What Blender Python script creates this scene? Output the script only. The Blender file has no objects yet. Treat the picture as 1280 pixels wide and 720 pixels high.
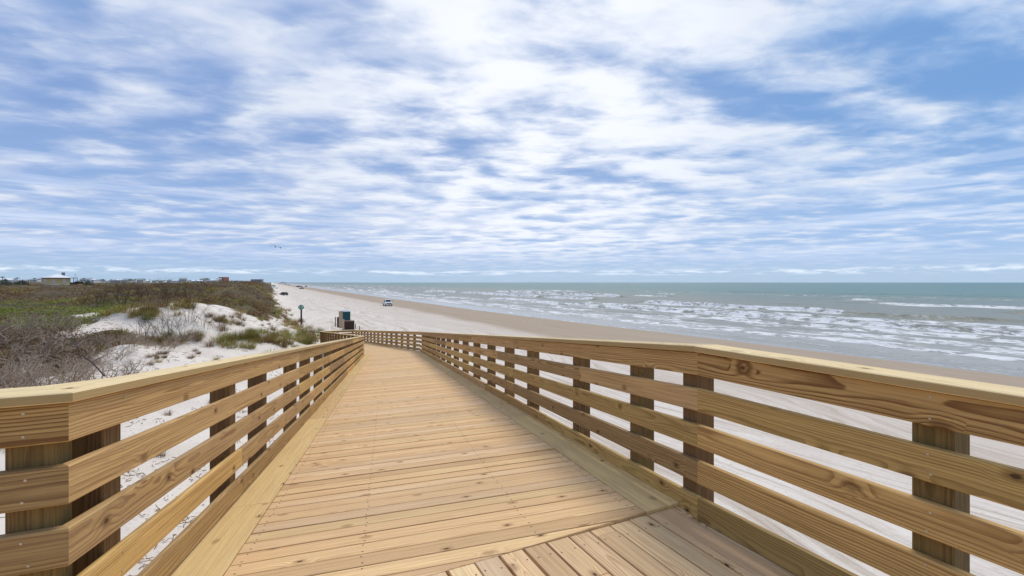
import bpy, math, random
import numpy as np
from mathutils import Vector, Matrix

S = bpy.context.scene
C = S.collection
R = math.radians
rng = random.Random(11)
nrs = np.random.RandomState(5)
EYE = 1.483
FPX = 590.0

# ------------------------------------------------------------------ camera
cd = bpy.data.cameras.new('camera'); cam = bpy.data.objects.new('camera', cd); C.objects.link(cam)
cam.location = (0, 0, EYE); cam.rotation_euler = (R(90), 0, 0)
cd.lens = FPX / 1280 * 36; cd.sensor_width = 36; cd.shift_y = -7 / 1280
cd.clip_start = 0.05; cd.clip_end = 60000
S.camera = cam
S.view_settings.view_transform = 'Standard'; S.view_settings.look = 'None'
S.view_settings.exposure = 0.45; S.view_settings.gamma = 1
S.cycles.use_denoising = True
S.cycles.max_bounces = 6; S.cycles.diffuse_bounces = 3; S.cycles.glossy_bounces = 2
S.cycles.transparent_max_bounces = 6

SUN_AZ, SUN_EL = 42.0, 62.0       # azimuth to the right of the view direction (+Y)

# ------------------------------------------------------------------ node helper
class NT:
    def __init__(s, tree): s.t = tree; s.n = tree.nodes; s.l = tree.links
    def node(s, typ, **kw):
        n = s.n.new(typ)
        for k, v in kw.items(): setattr(n, k, v)
        return n
    def put(s, sock, v):
        if hasattr(v, 'is_output') or isinstance(v, bpy.types.NodeSocket): s.l.new(v, sock)
        elif v is not None:
            try: sock.default_value = v
            except Exception:
                sock.default_value = (v, v, v)
    def math(s, op, a, b=None, c=None, clamp=False):
        n = s.node('ShaderNodeMath', operation=op, use_clamp=clamp)
        s.put(n.inputs[0], a)
        if b is not None: s.put(n.inputs[1], b)
        if c is not None: s.put(n.inputs[2], c)
        return n.outputs[0]
    def vmath(s, op, a, b=None):
        n = s.node('ShaderNodeVectorMath', operation=op)
        s.put(n.inputs[0], a)
        if b is not None: s.put(n.inputs[1], b)
        return n.outputs[0]
    def sep(s, v):
        n = s.node('ShaderNodeSeparateXYZ'); s.put(n.inputs[0], v); return n.outputs
    def comb(s, x, y, z):
        n = s.node('ShaderNodeCombineXYZ')
        for i, v in enumerate((x, y, z)): s.put(n.inputs[i], v)
        return n.outputs[0]
    def noise(s, vec, scale=1, detail=3, rough=.5, dist=0, out=0):
        n = s.node('ShaderNodeTexNoise'); s.put(n.inputs['Vector'], vec)
        n.inputs['Scale'].default_value = scale; n.inputs['Detail'].default_value = detail
        n.inputs['Roughness'].default_value = rough; n.inputs['Distortion'].default_value = dist
        return n.outputs[out]
    def ramp(s, v, lo, hi, a=0., b=1., smooth=True):
        n = s.node('ShaderNodeMapRange'); n.interpolation_type = 'SMOOTHSTEP' if smooth else 'LINEAR'
        for k, x in enumerate((v, lo, hi, a, b)): s.put(n.inputs[k], x)
        return n.outputs[0]
    def mix(s, f, a, b, mode='MIX'):
        n = s.node('ShaderNodeMix', data_type='RGBA', blend_type=mode)
        s.put(n.inputs[0], f)
        for k, x in ((6, a), (7, b)):
            if isinstance(x, tuple): x = tuple(x) + (1,) if len(x) == 3 else x
            s.put(n.inputs[k], x)
        return n.outputs[2]
    def scalev(s, v, f):
        n = s.node('ShaderNodeVectorMath', operation='MULTIPLY'); s.put(n.inputs[0], v); s.put(n.inputs[1], f); return n.outputs[0]
    def attr(s, name, out='Vector'):
        n = s.node('ShaderNodeAttribute', attribute_name=name); return n.outputs[out]
    def bump(s, h, strength=.3, dist=.01):
        n = s.node('ShaderNodeBump'); n.inputs['Strength'].default_value = strength
        n.inputs['Distance'].default_value = dist; s.put(n.inputs['Height'], h); return n.outputs[0]

def new_mat(name):
    m = bpy.data.materials.new(name); m.use_nodes = True
    t = NT(m.node_tree); bs = m.node_tree.nodes['Principled BSDF']
    return m, t, bs

def plain(name, col, rough=.6, metal=0., var=.12, scale=6, spec=.4):
    """painted / plain surface with a little uneven wear"""
    m, t, bs = new_mat(name)
    co = t.node('ShaderNodeTexCoord').outputs['Object']
    n = t.noise(co, scale, 4, .6)
    f = t.ramp(n, .3, .7, 1 - var, 1 + var, False)
    c = t.scalev(tuple(col), t.comb(f, f, f))
    t.put(bs.inputs['Base Color'], c)
    bs.inputs['Roughness'].default_value = rough; bs.inputs['Metallic'].default_value = metal
    bs.inputs['Specular IOR Level'].default_value = spec
    return m

# ------------------------------------------------------------------ world: hazy blue sky under broken stratocumulus
W = bpy.data.worlds.new('World'); S.world = W; W.use_nodes = True
t = NT(W.node_tree); bg = W.node_tree.nodes['Background']
sky = t.node('ShaderNodeTexSky', sky_type='NISHITA'); sky.sun_disc = False
sky.sun_elevation = R(SUN_EL); sky.sun_rotation = R(SUN_AZ); sky.air_density = 1.0; sky.dust_density = .6; sky.ozone_density = 2.5
dirv = t.node('ShaderNodeTexCoord').outputs['Generated']
dx, dy, dz = t.sep(dirv)
zc = t.math('MAXIMUM', dz, 0.0)
inv = t.math('DIVIDE', 1.0, t.math('ADD', zc, .06))
px_, py_ = t.math('MULTIPLY', dx, inv), t.math('MULTIPLY', dy, inv)
def rot(a):
    c, s_ = math.cos(R(a)), math.sin(R(a))
    return t.math('ADD', t.math('MULTIPLY', px_, c), t.math('MULTIPLY', py_, s_)), t.math('SUBTRACT', t.math('MULTIPLY', py_, c), t.math('MULTIPLY', px_, s_))
ax, ay = rot(10); bx, by = rot(-8)
right = t.ramp(t.math('DIVIDE', dx, t.math('MAXIMUM', dy, .2)), -.35, 1.05)
# the cloud deck seen from below: large sheets, rolls lying across the view, fine mottling
big = t.noise(t.comb(t.math('MULTIPLY', ax, .7), ay, 3.7), .85, 2, .5, .2)
med = t.noise(t.comb(t.math('MULTIPLY', bx, .72), t.math('MULTIPLY', by, 1.05), 4.1), 2.9, 2.5, .45, .25)
fin = t.noise(t.comb(t.math('MULTIPLY', ax, .8), t.math('MULTIPLY', ay, 1.2), 1.3), 6.5, 4, .6, .3)
dens = t.math('ADD', t.math('ADD', t.math('MULTIPLY', big, .30), t.math('MULTIPLY', med, .56)), t.math('MULTIPLY', fin, .20))
sunv = Vector((math.sin(R(3)) * math.cos(R(23)), math.cos(R(3)) * math.cos(R(23)), math.sin(R(23))))
dt = t.node('ShaderNodeVectorMath', operation='DOT_PRODUCT'); t.put(dt.inputs[0], dirv); dt.inputs[1].default_value = sunv
glow = t.ramp(dt.outputs['Value'], .74, .995)
dens = t.math('ADD', dens, t.math('MULTIPLY', glow, .055))
dens = t.math('SUBTRACT', dens, t.math('MULTIPLY', right, .022))
cover = t.ramp(dens, .42, .62, .16, 1.0)
low = t.ramp(dz, .012, .085)
cover = t.math('MULTIPLY', cover, t.math('ADD', .12, t.math('MULTIPLY', low, .80)))
# brightness of the cloud: thick parts grey violet below, thin rims bright
lit = t.noise(t.comb(t.math('MULTIPLY', bx, .72), t.math('MULTIPLY', t.math('ADD', by, .07), 1.05), 4.1), 2.9, 3, .5, .25)
lit = t.math('ADD', t.math('MULTIPLY', lit, .7), t.math('MULTIPLY', fin, .3))
litf = t.math('ADD', t.ramp(lit, .40, .72, 0, .95), t.math('MULTIPLY', glow, .36))
greyc = t.mix(right, (3.3, 4.1, 6.0), (3.4, 4.6, 6.6))
glo = 1
cloudc = t.mix(t.math('MINIMUM', litf, 1.12), greyc, (6.0, 6.4, 7.05))
cloudc = t.mix(t.math('MULTIPLY', t.ramp(dt.outputs['Value'], .88, 1.0), t.ramp(lit, .36, .6, .1, .75)), cloudc, (7.9, 8.0, 8.3))
blue = t.mix(right, (1.6, 2.8, 5.5), (.9, 2.45, 5.3))
blue = t.mix(t.ramp(dz, 0, .30), (2.9, 4.3, 6.9), blue)
blue = t.mix(t.ramp(dz, 0, .06), (3.3, 4.75, 6.6), blue)
sk = t.scalev(sky.outputs[0], (.55, .55, .55))
skyblue = t.mix(.78, sk, blue)
row = t.noise(t.comb(t.math('MULTIPLY', t.math('DIVIDE', dx, t.math('MAXIMUM', dy, .2)), 14), t.math('MULTIPLY', dz, 150), 2.2), 1.2, 4, .6)
rowm = t.math('MULTIPLY', t.math('MULTIPLY', t.ramp(dz, .012, .02), t.ramp(dz, .031, .02)), t.ramp(row, .42, .66, 0, .75))
skyblue = t.mix(rowm, skyblue, (7.2, 7.8, 8.5))
# long flat streaks low over the horizon
stk = t.noise(t.comb(t.math('MULTIPLY', dx, 2.6), t.math('MULTIPLY', dz, 46), 6.0), 1.0, 4, .55, .2)
stm = t.math('MULTIPLY', t.math('MULTIPLY', t.ramp(dz, .03, .07), t.ramp(dz, .24, .12)), t.ramp(stk, .46, .64, 0, .6))
skyblue = t.mix(stm, skyblue, (6.6, 7.1, 8.2))
fincol = t.mix(cover, skyblue, cloudc)
t.put(bg.inputs['Color'], fincol); bg.inputs['Strength'].default_value = .1

# ------------------------------------------------------------------ sun (softened by thin cloud)
sd = bpy.data.lights.new('sun', 'SUN'); sd.energy = 1.5; sd.angle = R(22); sd.color = (1, .93, .80)
so = bpy.data.objects.new('sun', sd); C.objects.link(so)
d = Vector((math.sin(R(SUN_AZ)) * math.cos(R(SUN_EL)), math.cos(R(SUN_AZ)) * math.cos(R(SUN_EL)), math.sin(R(SUN_EL))))
so.rotation_euler = d.to_track_quat('Z', 'Y').to_euler(); so.location = (0, 0, 40)

# ------------------------------------------------------------------ numpy noise
def _h(ix, iy, seed):
    n = (ix.astype(np.int64) * 374761393 + iy.astype(np.int64) * 668265263 + seed * 1442695041) & 0xFFFFFFFF
    n = ((n ^ (n >> 13)) * 1274126177) & 0xFFFFFFFF
    n = (n ^ (n >> 16)) & 0xFFFFFFFF
    return n / 4294967295.0
def vn(x, y, seed=0):
    x = np.asarray(x, float); y = np.asarray(y, float)
    ix = np.floor(x); iy = np.floor(y); fx = x - ix; fy = y - iy
    fx = fx * fx * fx * (fx * (fx * 6 - 15) + 10); fy = fy * fy * fy * (fy * (fy * 6 - 15) + 10)
    a = _h(ix, iy, seed); b = _h(ix + 1, iy, seed); c = _h(ix, iy + 1, seed); d_ = _h(ix + 1, iy + 1, seed)
    return (a + (b - a) * fx) * (1 - fy) + (c + (d_ - c) * fx) * fy
def fbm(x, y, oct=4, seed=0, g=.5):
    s = 0; a = 1; tot = 0
    for k in range(oct):
        s = s + a * vn(np.asarray(x) * 2 ** k + 17.3 * k, np.asarray(y) * 2 ** k - 9.1 * k, seed + k); tot += a; a *= g
    return s / tot
def ss(x, a, b):
    q = np.clip((np.asarray(x, float) - a) / (b - a), 0, 1); return q * q * (3 - 2 * q)

# beach frame: u runs along the shore away from the camera, v towards the sea
BA = R(27)
def UV(X, Y): return -np.asarray(X) * math.sin(BA) + np.asarray(Y) * math.cos(BA), np.asarray(X) * math.cos(BA) + np.asarray(Y) * math.sin(BA)
def XY(u, v): return -np.asarray(u) * math.sin(BA) + np.asarray(v) * math.cos(BA), np.asarray(u) * math.cos(BA) + np.asarray(v) * math.sin(BA)
def at(px, Z): return ((px - 640) / FPX * Z, Z)
SEA = -6.1

def foot(u): return 2.6 + 2.2 * (fbm(u / 14.0, u * 0, 3, 40) - .5) * 2
def height(X, Y):
    u, v = UV(X, Y); r = np.hypot(X, Y)
    b = -4.95 - .012 * np.clip(v - 5, 0, 25) - .042 * np.clip(v - 30, 0, 60) - .02 * np.clip(v - 90, 0, 200)
    b = b + .05 * (fbm(u / 6, v / 3, 3, 3) - .5) * ss(v, 42, 34)
    w = foot(u) - v
    # plateau / crest level
    plat = -3.3 + 1.7 * ss(u, 22, 62) + 1.8 * ss(u, 60, 140) + 1.1 * ss(u, 120, 260)
    inl = -2.9 + 2.3 * ss(r, 45, 210) + 1.1 * ss(r, 230, 450)
    k = ss(w, 16, 45)
    top = plat * (1 - k) + inl * k
    hum = (fbm(X / 9.0, Y / 9.0, 4, 21) - .5) * 2.2 + (fbm(X / 26.0, Y / 26.0, 2, 31) - .5) * 1.6
    hum = hum * ss(w, 1, 8) * (1 - .45 * ss(r, 120, 300)) * (1 + .55 * k)
    hum += .85 * (fbm(X / 2.6, Y / 2.6, 3, 77) - .5) * ss(w, 1, 5) * ss(90 - r, 0, 50)
    # keep the sand beside the boardwalk low and smooth
    near = ss(w, 3, 11)
    hum = hum * (.35 + .65 * near * ss(r, 14, 34))
    prof = ss(w, -1.0, 9.5) ** .85
    h = b + (top - b) * prof + hum
    # two wind-blown humps of bare sand on the seaward side of the ridge
    for (px, Z, s, a) in ((318, 47, 3.4, 1.0), (255, 40, 4.2, .8), (345, 55, 3.0, .7), (215, 25, 4.0, .35), (285, 62, 5.5, .7), (170, 36, 4.5, .9)):
        cx, cy = at(px, Z); h = h + a * np.exp(-((X - cx) ** 2 + (Y - cy) ** 2) / (2 * s * s))
    for (px, Z, s, a) in ((60, 22, 5.5, -.5), (230, 33, 3.0, -.8)):
        cx, cy = at(px, Z); h = h + a * np.exp(-((X - cx) ** 2 + (Y - cy) ** 2) / (2 * s * s))
    return np.maximum(h, -12)
def H(x, y): return float(height(np.array([x]), np.array([y]))[0])

def vegmask(X, Y):
    u, v = UV(X, Y); w = foot(u) - v; r = np.hypot(X, Y)
    n = fbm(X / 5.0, Y / 5.0, 4, 55); n2 = fbm(X / 14.0, Y / 14.0, 3, 66)
    inner = ss(w + (n - .5) * 9, 11, 14.5)
    far = ss(u + (n - .5) * 26, 60, 72) * ss(w + (n - .5) * 4, 1.6, 4.0)
    m = np.maximum(inner, far)
    bare = ss(n2, .66, .74) * ss(r, 60, 30)
    return np.clip(m * (1 - bare), 0, 1)

# ------------------------------------------------------------------ mesh helpers
def obj_np(name, V, F, mat, attrs=None, smooth=True, loc=(0, 0, 0), parent=None):
    me = bpy.data.meshes.new(name)
    V = np.asarray(V, np.float32); F = np.asarray(F, np.int32)
    me.vertices.add(len(V)); me.vertices.foreach_set('co', V.ravel())
    k = F.shape[1]
    me.loops.add(F.size); me.loops.foreach_set('vertex_index', F.ravel())
    me.polygons.add(len(F)); me.polygons.foreach_set('loop_start', np.arange(0, F.size, k, dtype=np.int32))
    me.polygons.foreach_set('loop_total', np.full(len(F), k, np.int32))
    me.polygons.foreach_set('use_smooth', np.full(len(F), smooth))
    me.update(calc_edges=True)
    for nm, (typ, arr) in (attrs or {}).items():
        a = me.attributes.new(nm, typ, 'POINT')
        a.data.foreach_set('vector' if typ == 'FLOAT_VECTOR' else 'value', np.asarray(arr, np.float32).ravel())
    me.materials.append(mat)
    o = bpy.data.objects.new(name, me); C.objects.link(o); o.location = loc
    if parent: o.parent = parent
    return o

class MB:
    """collects faces, builds one mesh; optional wood coordinates per vertex"""
    def __init__(s): s.v = []; s.f = []; s.m = []; s.a = []; s.b = []; s.sm = []
    def add(s, vs, fs, mat=0, wood=None, rnd=(0, 0, 0), smooth=False):
        o = len(s.v); s.v += [tuple(p) for p in vs]
        s.a += [tuple(p) for p in (wood if wood is not None else vs)]
        s.b += [tuple(rnd)] * len(vs)
        for f in fs: s.f.append([o + i for i in f]); s.m.append(mat); s.sm.append(smooth)
    def box(s, lo, hi, mat=0, bev=0.0):
        x0, y0, z0 = lo; x1, y1, z1 = hi
        if bev <= 0:
            vs = [(x0,y0,z0),(x1,y0,z0),(x1,y1,z0),(x0,y1,z0),(x0,y0,z1),(x1,y0,z1),(x1,y1,z1),(x0,y1,z1)]
            s.add(vs, [(0,3,2,1),(4,5,6,7),(0,1,5,4),(1,2,6,5),(2,3,7,6),(3,0,4,7)], mat)
        else:
            b = bev
            ring = lambda z, i: [(x0+i+b, y0+i, z), (x1-i-b, y0+i, z), (x1-i, y0+i+b, z), (x1-i, y1-i-b, z), (x1-i-b, y1-i, z), (x0+i+b, y1-i, z), (x0+i, y1-i-b, z), (x0+i, y0+i+b, z)]
            s.loft([ring(z0, b*.6), ring(z0+b, 0), ring(z1-b, 0), ring(z1, b*.6)], mat, cap=True)
    def loft(s, rings, mat=0, cap=False, smooth=False, wood=None):
        n = len(rings[0]); vs = [p for r_ in rings for p in r_]; fs = []
        for k in range(len(rings) - 1):
            for i in range(n):
                j = (i + 1) % n; fs.append((k*n+i, k*n+j, (k+1)*n+j, (k+1)*n+i))
        if cap: fs.append(tuple(range(n))[::-1]); fs.append(tuple((len(rings)-1)*n+i for i in range(n)))
        s.add(vs, fs, mat, wood, smooth=smooth)
    def prism(s, prof, axis, a, b, mat=0):
        """prof: 2d outline; axis 'x': outline in (y,z); 'y': outline in (x,z)"""
        P = (lambda p, t_: (t_, p[0], p[1])) if axis == 'x' else (lambda p, t_: (p[0], t_, p[1]))
        s.loft([[P(p, a) for p in prof], [P(p, b) for p in prof]], mat, cap=True)
    def cyl(s, p0, p1, r0, r1=None, n=10, mat=0, smooth=True):
        r1 = r0 if r1 is None else r1
        p0 = Vector(p0); p1 = Vector(p1); d_ = (p1 - p0).normalized()
        a = d_.orthogonal().normalized(); b = d_.cross(a)
        rs = [[tuple(p + (a * math.cos(q) + b * math.sin(q)) * r_) for q in [2*math.pi*i/n for i in range(n)]] for p, r_ in ((p0, r0), (p1, r1))]
        s.loft(rs, mat, cap=True, smooth=smooth)
    def build(s, name, mats, parent=None, loc=(0, 0, 0), wood=False):
        me = bpy.data.meshes.new(name); me.from_pydata(s.v, [], s.f)
        if not isinstance(mats, (list, tuple)): mats = [mats]
        for m in mats: me.materials.append(m)
        me.polygons.foreach_set('material_index', s.m); me.polygons.foreach_set('use_smooth', s.sm)
        if wood:
            a = me.attributes.new('bl', 'FLOAT_VECTOR', 'POINT'); a.data.foreach_set('vector', np.array(s.a, np.float32).ravel())
            a = me.attributes.new('br', 'FLOAT_VECTOR', 'POINT'); a.data.foreach_set('vector', np.array(s.b, np.float32).ravel())
        import bmesh
        bm = bmesh.new(); bm.from_mesh(me); bmesh.ops.recalc_face_normals(bm, faces=bm.faces); bm.to_mesh(me); bm.free()
        o = bpy.data.objects.new(name, me); C.objects.link(o); o.location = loc
        if parent: o.parent = parent
        return o

def tag(o, label=None, cat=None, group=None, kind=None):
    if label: o['label'] = label
    if cat: o['category'] = cat
    if group: o['group'] = group
    if kind: o['kind'] = kind
    return o
def thing(name, label, cat, loc=(0, 0, 0), rz=0, group=None):
    o = bpy.data.objects.new(name, None); C.objects.link(o); o.location = loc; o.rotation_euler = (0, 0, rz)
    o.empty_display_size = .3
    return tag(o, label, cat, group)
def dup(root, loc, rz=0, label=None, group=None, scale=None):
    r = root.copy(); C.objects.link(r); r.location = loc; r.rotation_euler = (0, 0, rz)
    if scale: r.scale = scale if isinstance(scale, tuple) else (scale,) * 3
    if label: r['label'] = label
    if group: r['group'] = group
    for ch in list(root.children):
        c = ch.copy(); C.objects.link(c); c.parent = r
        for g in ch.children:
            d_ = g.copy(); C.objects.link(d_); d_.parent = c
    return r

# ------------------------------------------------------------------ wood material
def wood_mat(name, light, dark, grey, green, ring=.0075, knots=1.0, bumps=.6, vr=(.86, 1.12), edge=None):
    m, t, bs = new_mat(name)
    P = t.attr('bl'); B = t.attr('br')
    x, y, z = t.sep(P); r1, r2, r3 = t.sep(B)
    # knots: voronoi cells stretched along the board
    vor = t.node('ShaderNodeTexVoronoi', feature='F1', voronoi_dimensions='2D'); vor.inputs['Scale'].default_value = 1.0
    kn = t.math('MULTIPLY', t.math('SUBTRACT', t.noise(t.comb(t.math('MULTIPLY', x, 30), t.math('MULTIPLY', y, 60), 0), 1, 2, .5), .5), .05)
    t.put(vor.inputs['Vector'], t.comb(t.math('ADD', t.math('MULTIPLY', x, 3.3), kn), t.math('ADD', t.math('MULTIPLY', y, 5.6), t.math('ADD', kn, t.math('MULTIPLY', r1, 31.7))), 0))
    vd = vor.outputs['Distance']; vc = t.sep(vor.outputs['Color'])[0]
    has = t.math('GREATER_THAN', vc, 1 - .22 * knots)
    kz = t.math('MULTIPLY', t.ramp(vd, .42, .0), has)
    # rings of a trunk whose centre lies off the board, bent by slow noise and by the knots
    wob = t.noise(t.comb(t.math('MULTIPLY', x, .9), t.math('MULTIPLY', y, 5), t.math('MULTIPLY', z, 5)), 1.0, 2, .5)
    wob2 = t.noise(t.comb(t.math('MULTIPLY', x, 5), t.math('MULTIPLY', y, 22), t.math('MULTIPLY', z, 22)), 1.0, 2, .5)
    rr = t.math('SQRT', t.math('ADD', t.math('MULTIPLY', y, y), t.math('MULTIPLY', z, z)))
    rr = t.math('ADD', rr, t.math('MULTIPLY', wob, .055))
    rr = t.math('ADD', rr, t.math('MULTIPLY', wob2, .006))
    rr = t.math('ADD', rr, t.math('MULTIPLY', kz, .016))
    ph = t.math('FRACT', t.math('DIVIDE', rr, ring))
    late = t.math('MULTIPLY', t.ramp(ph, .35, .9), t.ramp(ph, 1.0, .93))
    fib = t.noise(t.comb(t.math('MULTIPLY', x, 6), t.math('MULTIPLY', y, 260), t.math('MULTIPLY', z, 260)), 1.0, 3, .6)
    blot = t.noise(t.comb(t.math('MULTIPLY', x, 1.3), t.math('MULTIPLY', y, 7), t.math('MULTIPLY', r3, 40)), 1.0, 4, .6)
    strength = t.ramp(r3, 0, 1, .35, .85, False)
    base = t.mix(t.math('MULTIPLY', late, strength), light, dark)
    base = t.mix(t.math('MULTIPLY', t.ramp(r1, .45, 1, 0, .6), t.ramp(blot, .3, .6, .55, 1)), base, grey)
    base = t.mix(t.math('MULTIPLY', t.ramp(r1, .30, 0, 0, .75), t.ramp(blot, .35, .65, .4, 1)), base, green)
    stk = t.noise(t.comb(t.math('MULTIPLY', x, 1.1), t.math('MULTIPLY', y, 75), t.math('MULTIPLY', r3, 50)), 1.0, 4, .62, .3)
    wear = t.noise(t.comb(t.math('MULTIPLY', x, 9), t.math('MULTIPLY', y, 16), t.math('MULTIPLY', r3, 20)), 1.0, 5, .68)
    base = t.mix(t.ramp(stk, .42, .70, 0, .42), base, dark)
    base = t.mix(t.ramp(stk, .46, .28, 0, .35), base, tuple(min(1, c * 1.22) for c in light))
    base = t.mix(t.ramp(wear, .56, .72, 0, .30), base, tuple(c * .8 for c in grey))
    val = t.math('MULTIPLY', t.ramp(r2, 0, 1, vr[0], vr[1], False), t.math('ADD', .72, t.math('ADD', t.math('MULTIPLY', fib, .36), t.math('MULTIPLY', blot, .20))))
    base = t.scalev(base, t.comb(val, val, val))
    if edge:     # upright sides of the cap boards: shade painted in as a darker brown
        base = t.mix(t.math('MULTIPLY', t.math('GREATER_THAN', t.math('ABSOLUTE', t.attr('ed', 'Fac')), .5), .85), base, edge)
    kd = t.ramp(vd, .062, .035, 0, 1); kd = t.math('MULTIPLY', kd, t.math('GREATER_THAN', vc, 1 - .13 * knots))
    halo = t.math('MULTIPLY', t.ramp(vd, .19, .05, 0, .55), has)
    base = t.mix(halo, base, tuple(c * .62 for c in dark))
    base = t.mix(t.math('MULTIPLY', kd, .9), base, (.075, .035, .018))
    # fine drying checks
    chk = t.noise(t.comb(t.math('MULTIPLY', x, 2.2), t.math('MULTIPLY', y, 190), t.math('MULTIPLY', r2, 77)), 1.0, 2, .5)
    cm = t.math('MULTIPLY', t.ramp(chk, .70, .76), .55)
    base = t.mix(cm, base, tuple(c * .45 for c in dark))
    t.put(bs.inputs['Base Color'], base)
    bs.inputs['Roughness'].default_value = .72; bs.inputs['Specular IOR Level'].default_value = .25
    hgt = t.math('SUBTRACT', t.math('ADD', t.math('MULTIPLY', late, .5), t.math('MULTIPLY', fib, .5)), t.math('MULTIPLY', cm, 1.5))
    t.put(bs.inputs['Normal'], t.bump(hgt, bumps, .0012))
    return m
M = {}
M['deck'] = wood_mat('deck_pine', (.83, .555, .285), (.44, .215, .08), (.72, .53, .34), (.80, .59, .29), ring=.009, knots=1.3)
M['landing'] = wood_mat('landing_pine', (.83, .575, .32), (.43, .225, .09), (.73, .54, .36), (.80, .60, .32), ring=.009, knots=1.3)
M['trim'] = wood_mat('edge_board_pine', (.72, .51, .245), (.43, .26, .095), (.62, .46, .27), (.66, .51, .215), ring=.008, knots=.8)
M['rail'] = wood_mat('rail_pine', (.63, .395, .145), (.185, .072, .02), (.42, .285, .155), (.55, .40, .13), ring=.011, knots=1.6, vr=(.70, 1.22))
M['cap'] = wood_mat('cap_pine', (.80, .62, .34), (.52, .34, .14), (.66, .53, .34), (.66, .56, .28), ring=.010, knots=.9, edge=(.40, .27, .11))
M['post'] = wood_mat('post_pine', (.27, .155, .058), (.09, .04, .014), (.18, .105, .05), (.22, .165, .05), ring=.011, knots=.8)
M['screwdark'] = plain('rusted_screw', (.12, .085, .06), .6)
M['screw'] = plain('galvanised_screw', (.55, .55, .52), .35, .8)

# ------------------------------------------------------------------ boardwalk geometry
v2 = lambda x, y: Vector((x, y))
d1 = v2(-math.sin(R(26.5)), math.cos(R(26.5))); d2 = v2(math.cos(R(26.5)), math.sin(R(26.5)))
pL, pR = v2(-1.606, 1.71), v2(1.155, 2.94)
d2 = (pR - pL).normalized()
pL1, pR1 = v2(-8.04, 25.7), v2(-5.37, 27.3)
pL2, pR2 = v2(-18.7, 46.2), v2(-15.8, 47.4)
Z1L, Z1R, Z2 = -2.52, -2.46, -4.39
chain = [pL - d2 * 4.2 - d1 * 7, pL - d2 * 4.2, pL, pL1, pL2, pR2, pR1, pR, pR - d1 * 7.5]
chz = [0, 0, 0, Z1L, Z2, Z2, Z1R, 0, 0]
def outn(i):
    u_ = (chain[i + 1] - chain[i]).normalized(); return v2(-u_.y, u_.x)     # left of travel = outside
def miter(i):
    if i == 0: return outn(0)
    if i == len(chain) - 1: return outn(i - 1)
    a, b = outn(i - 1), outn(i); s_ = (a + b); return s_ / (1 + a.dot(b))

def wood_off():
    return (rng.uniform(0, 60), rng.uniform(-.09, .09), rng.choice((-1, 1)) * rng.uniform(.015, .12))

def rail_board(seg, s0, s1, h0, h1, o0, o1, mat, name, parent, origin, tint=None, screws=None, ch=.004, mi=(False, False)):
    """a board along chain segment seg from distance s0 to s1; heights h0..h1 above deck, offsets o0..o1 outward"""
    A, B_ = chain[seg], chain[seg + 1]; Ln = (B_ - A).length; u_ = (B_ - A) / Ln; n_ = outn(seg)
    mA, mB = (miter(seg), miter(seg + 1))
    sec = [(o0 + ch, h0), (o1 - ch, h0), (o1, h0 + ch), (o1, h1 - ch), (o1 - ch, h1), (o0 + ch, h1), (o0, h1 - ch), (o0, h0 + ch)]
    nst = max(2, int((s1 - s0) / .6)) + 1
    wx, wy, wz = wood_off(); mb = MB()
    rnd = tint or (rng.random(), rng.random(), rng.random())
    bow = rng.uniform(-.0022, .0022); lift = rng.uniform(-.002, .002)
    rings, wd = [], []
    for k in range(nst):
        f = k / (nst - 1); s_ = s0 + (s1 - s0) * f
        z_ = chz[seg] + (chz[seg + 1] - chz[seg]) * s_ / Ln
        vec = n_
        if k == 0 and mi[0]: vec = mA
        if k == nst - 1 and mi[1]: vec = mB
        arc = math.sin(f * math.pi)
        for (o_, h_) in sec:
            p = A + u_ * s_ + vec * (o_ + bow * arc)
            rings.append((p.x - origin[0], p.y - origin[1], z_ + h_ + lift * arc - origin[2]))
            along = (p - A).dot(u_)
            wd.append((along + wx, (h_ - (h0 + h1) / 2) + wy, (o_ - (o0 + o1) / 2) + wz) if (h1 - h0) > (o1 - o0) else (along + wx, (o_ - (o0 + o1) / 2) + wy, (h_ - h1) + wz))
    fs = []
    for k in range(nst - 1):
        for i in range(8):
            j = (i + 1) % 8; fs.append((k*8+i, k*8+j, (k+1)*8+j, (k+1)*8+i))
    fs.append(tuple(range(8))); fs.append(tuple((nst-1)*8+i for i in range(8)))
    mb.add(rings, fs, 0, wd, rnd)
    for s_ in (screws or []):
        z_ = chz[seg] + (chz[seg + 1] - chz[seg]) * s_ / Ln
        for hh in ((h0 + h1) / 2 - .042, (h0 + h1) / 2 + .042):
            p = A + u_ * (s_ + rng.uniform(-.012, .012)) + n_ * (o0 - .0015)
            c = Vector((p.x - origin[0], p.y - origin[1], z_ + hh + rng.uniform(-.008, .008) - origin[2]))
            nn = Vector((n_.x, n_.y, 0)); mb.cyl(c, c + nn * .004, .0048, .0048, 7, 1, False)
    o = mb.build(name, [mat, M['screw']], parent, wood=True)
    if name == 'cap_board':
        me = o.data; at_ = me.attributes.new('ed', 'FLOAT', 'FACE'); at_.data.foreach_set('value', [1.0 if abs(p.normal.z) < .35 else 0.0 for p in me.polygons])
    return o

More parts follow.
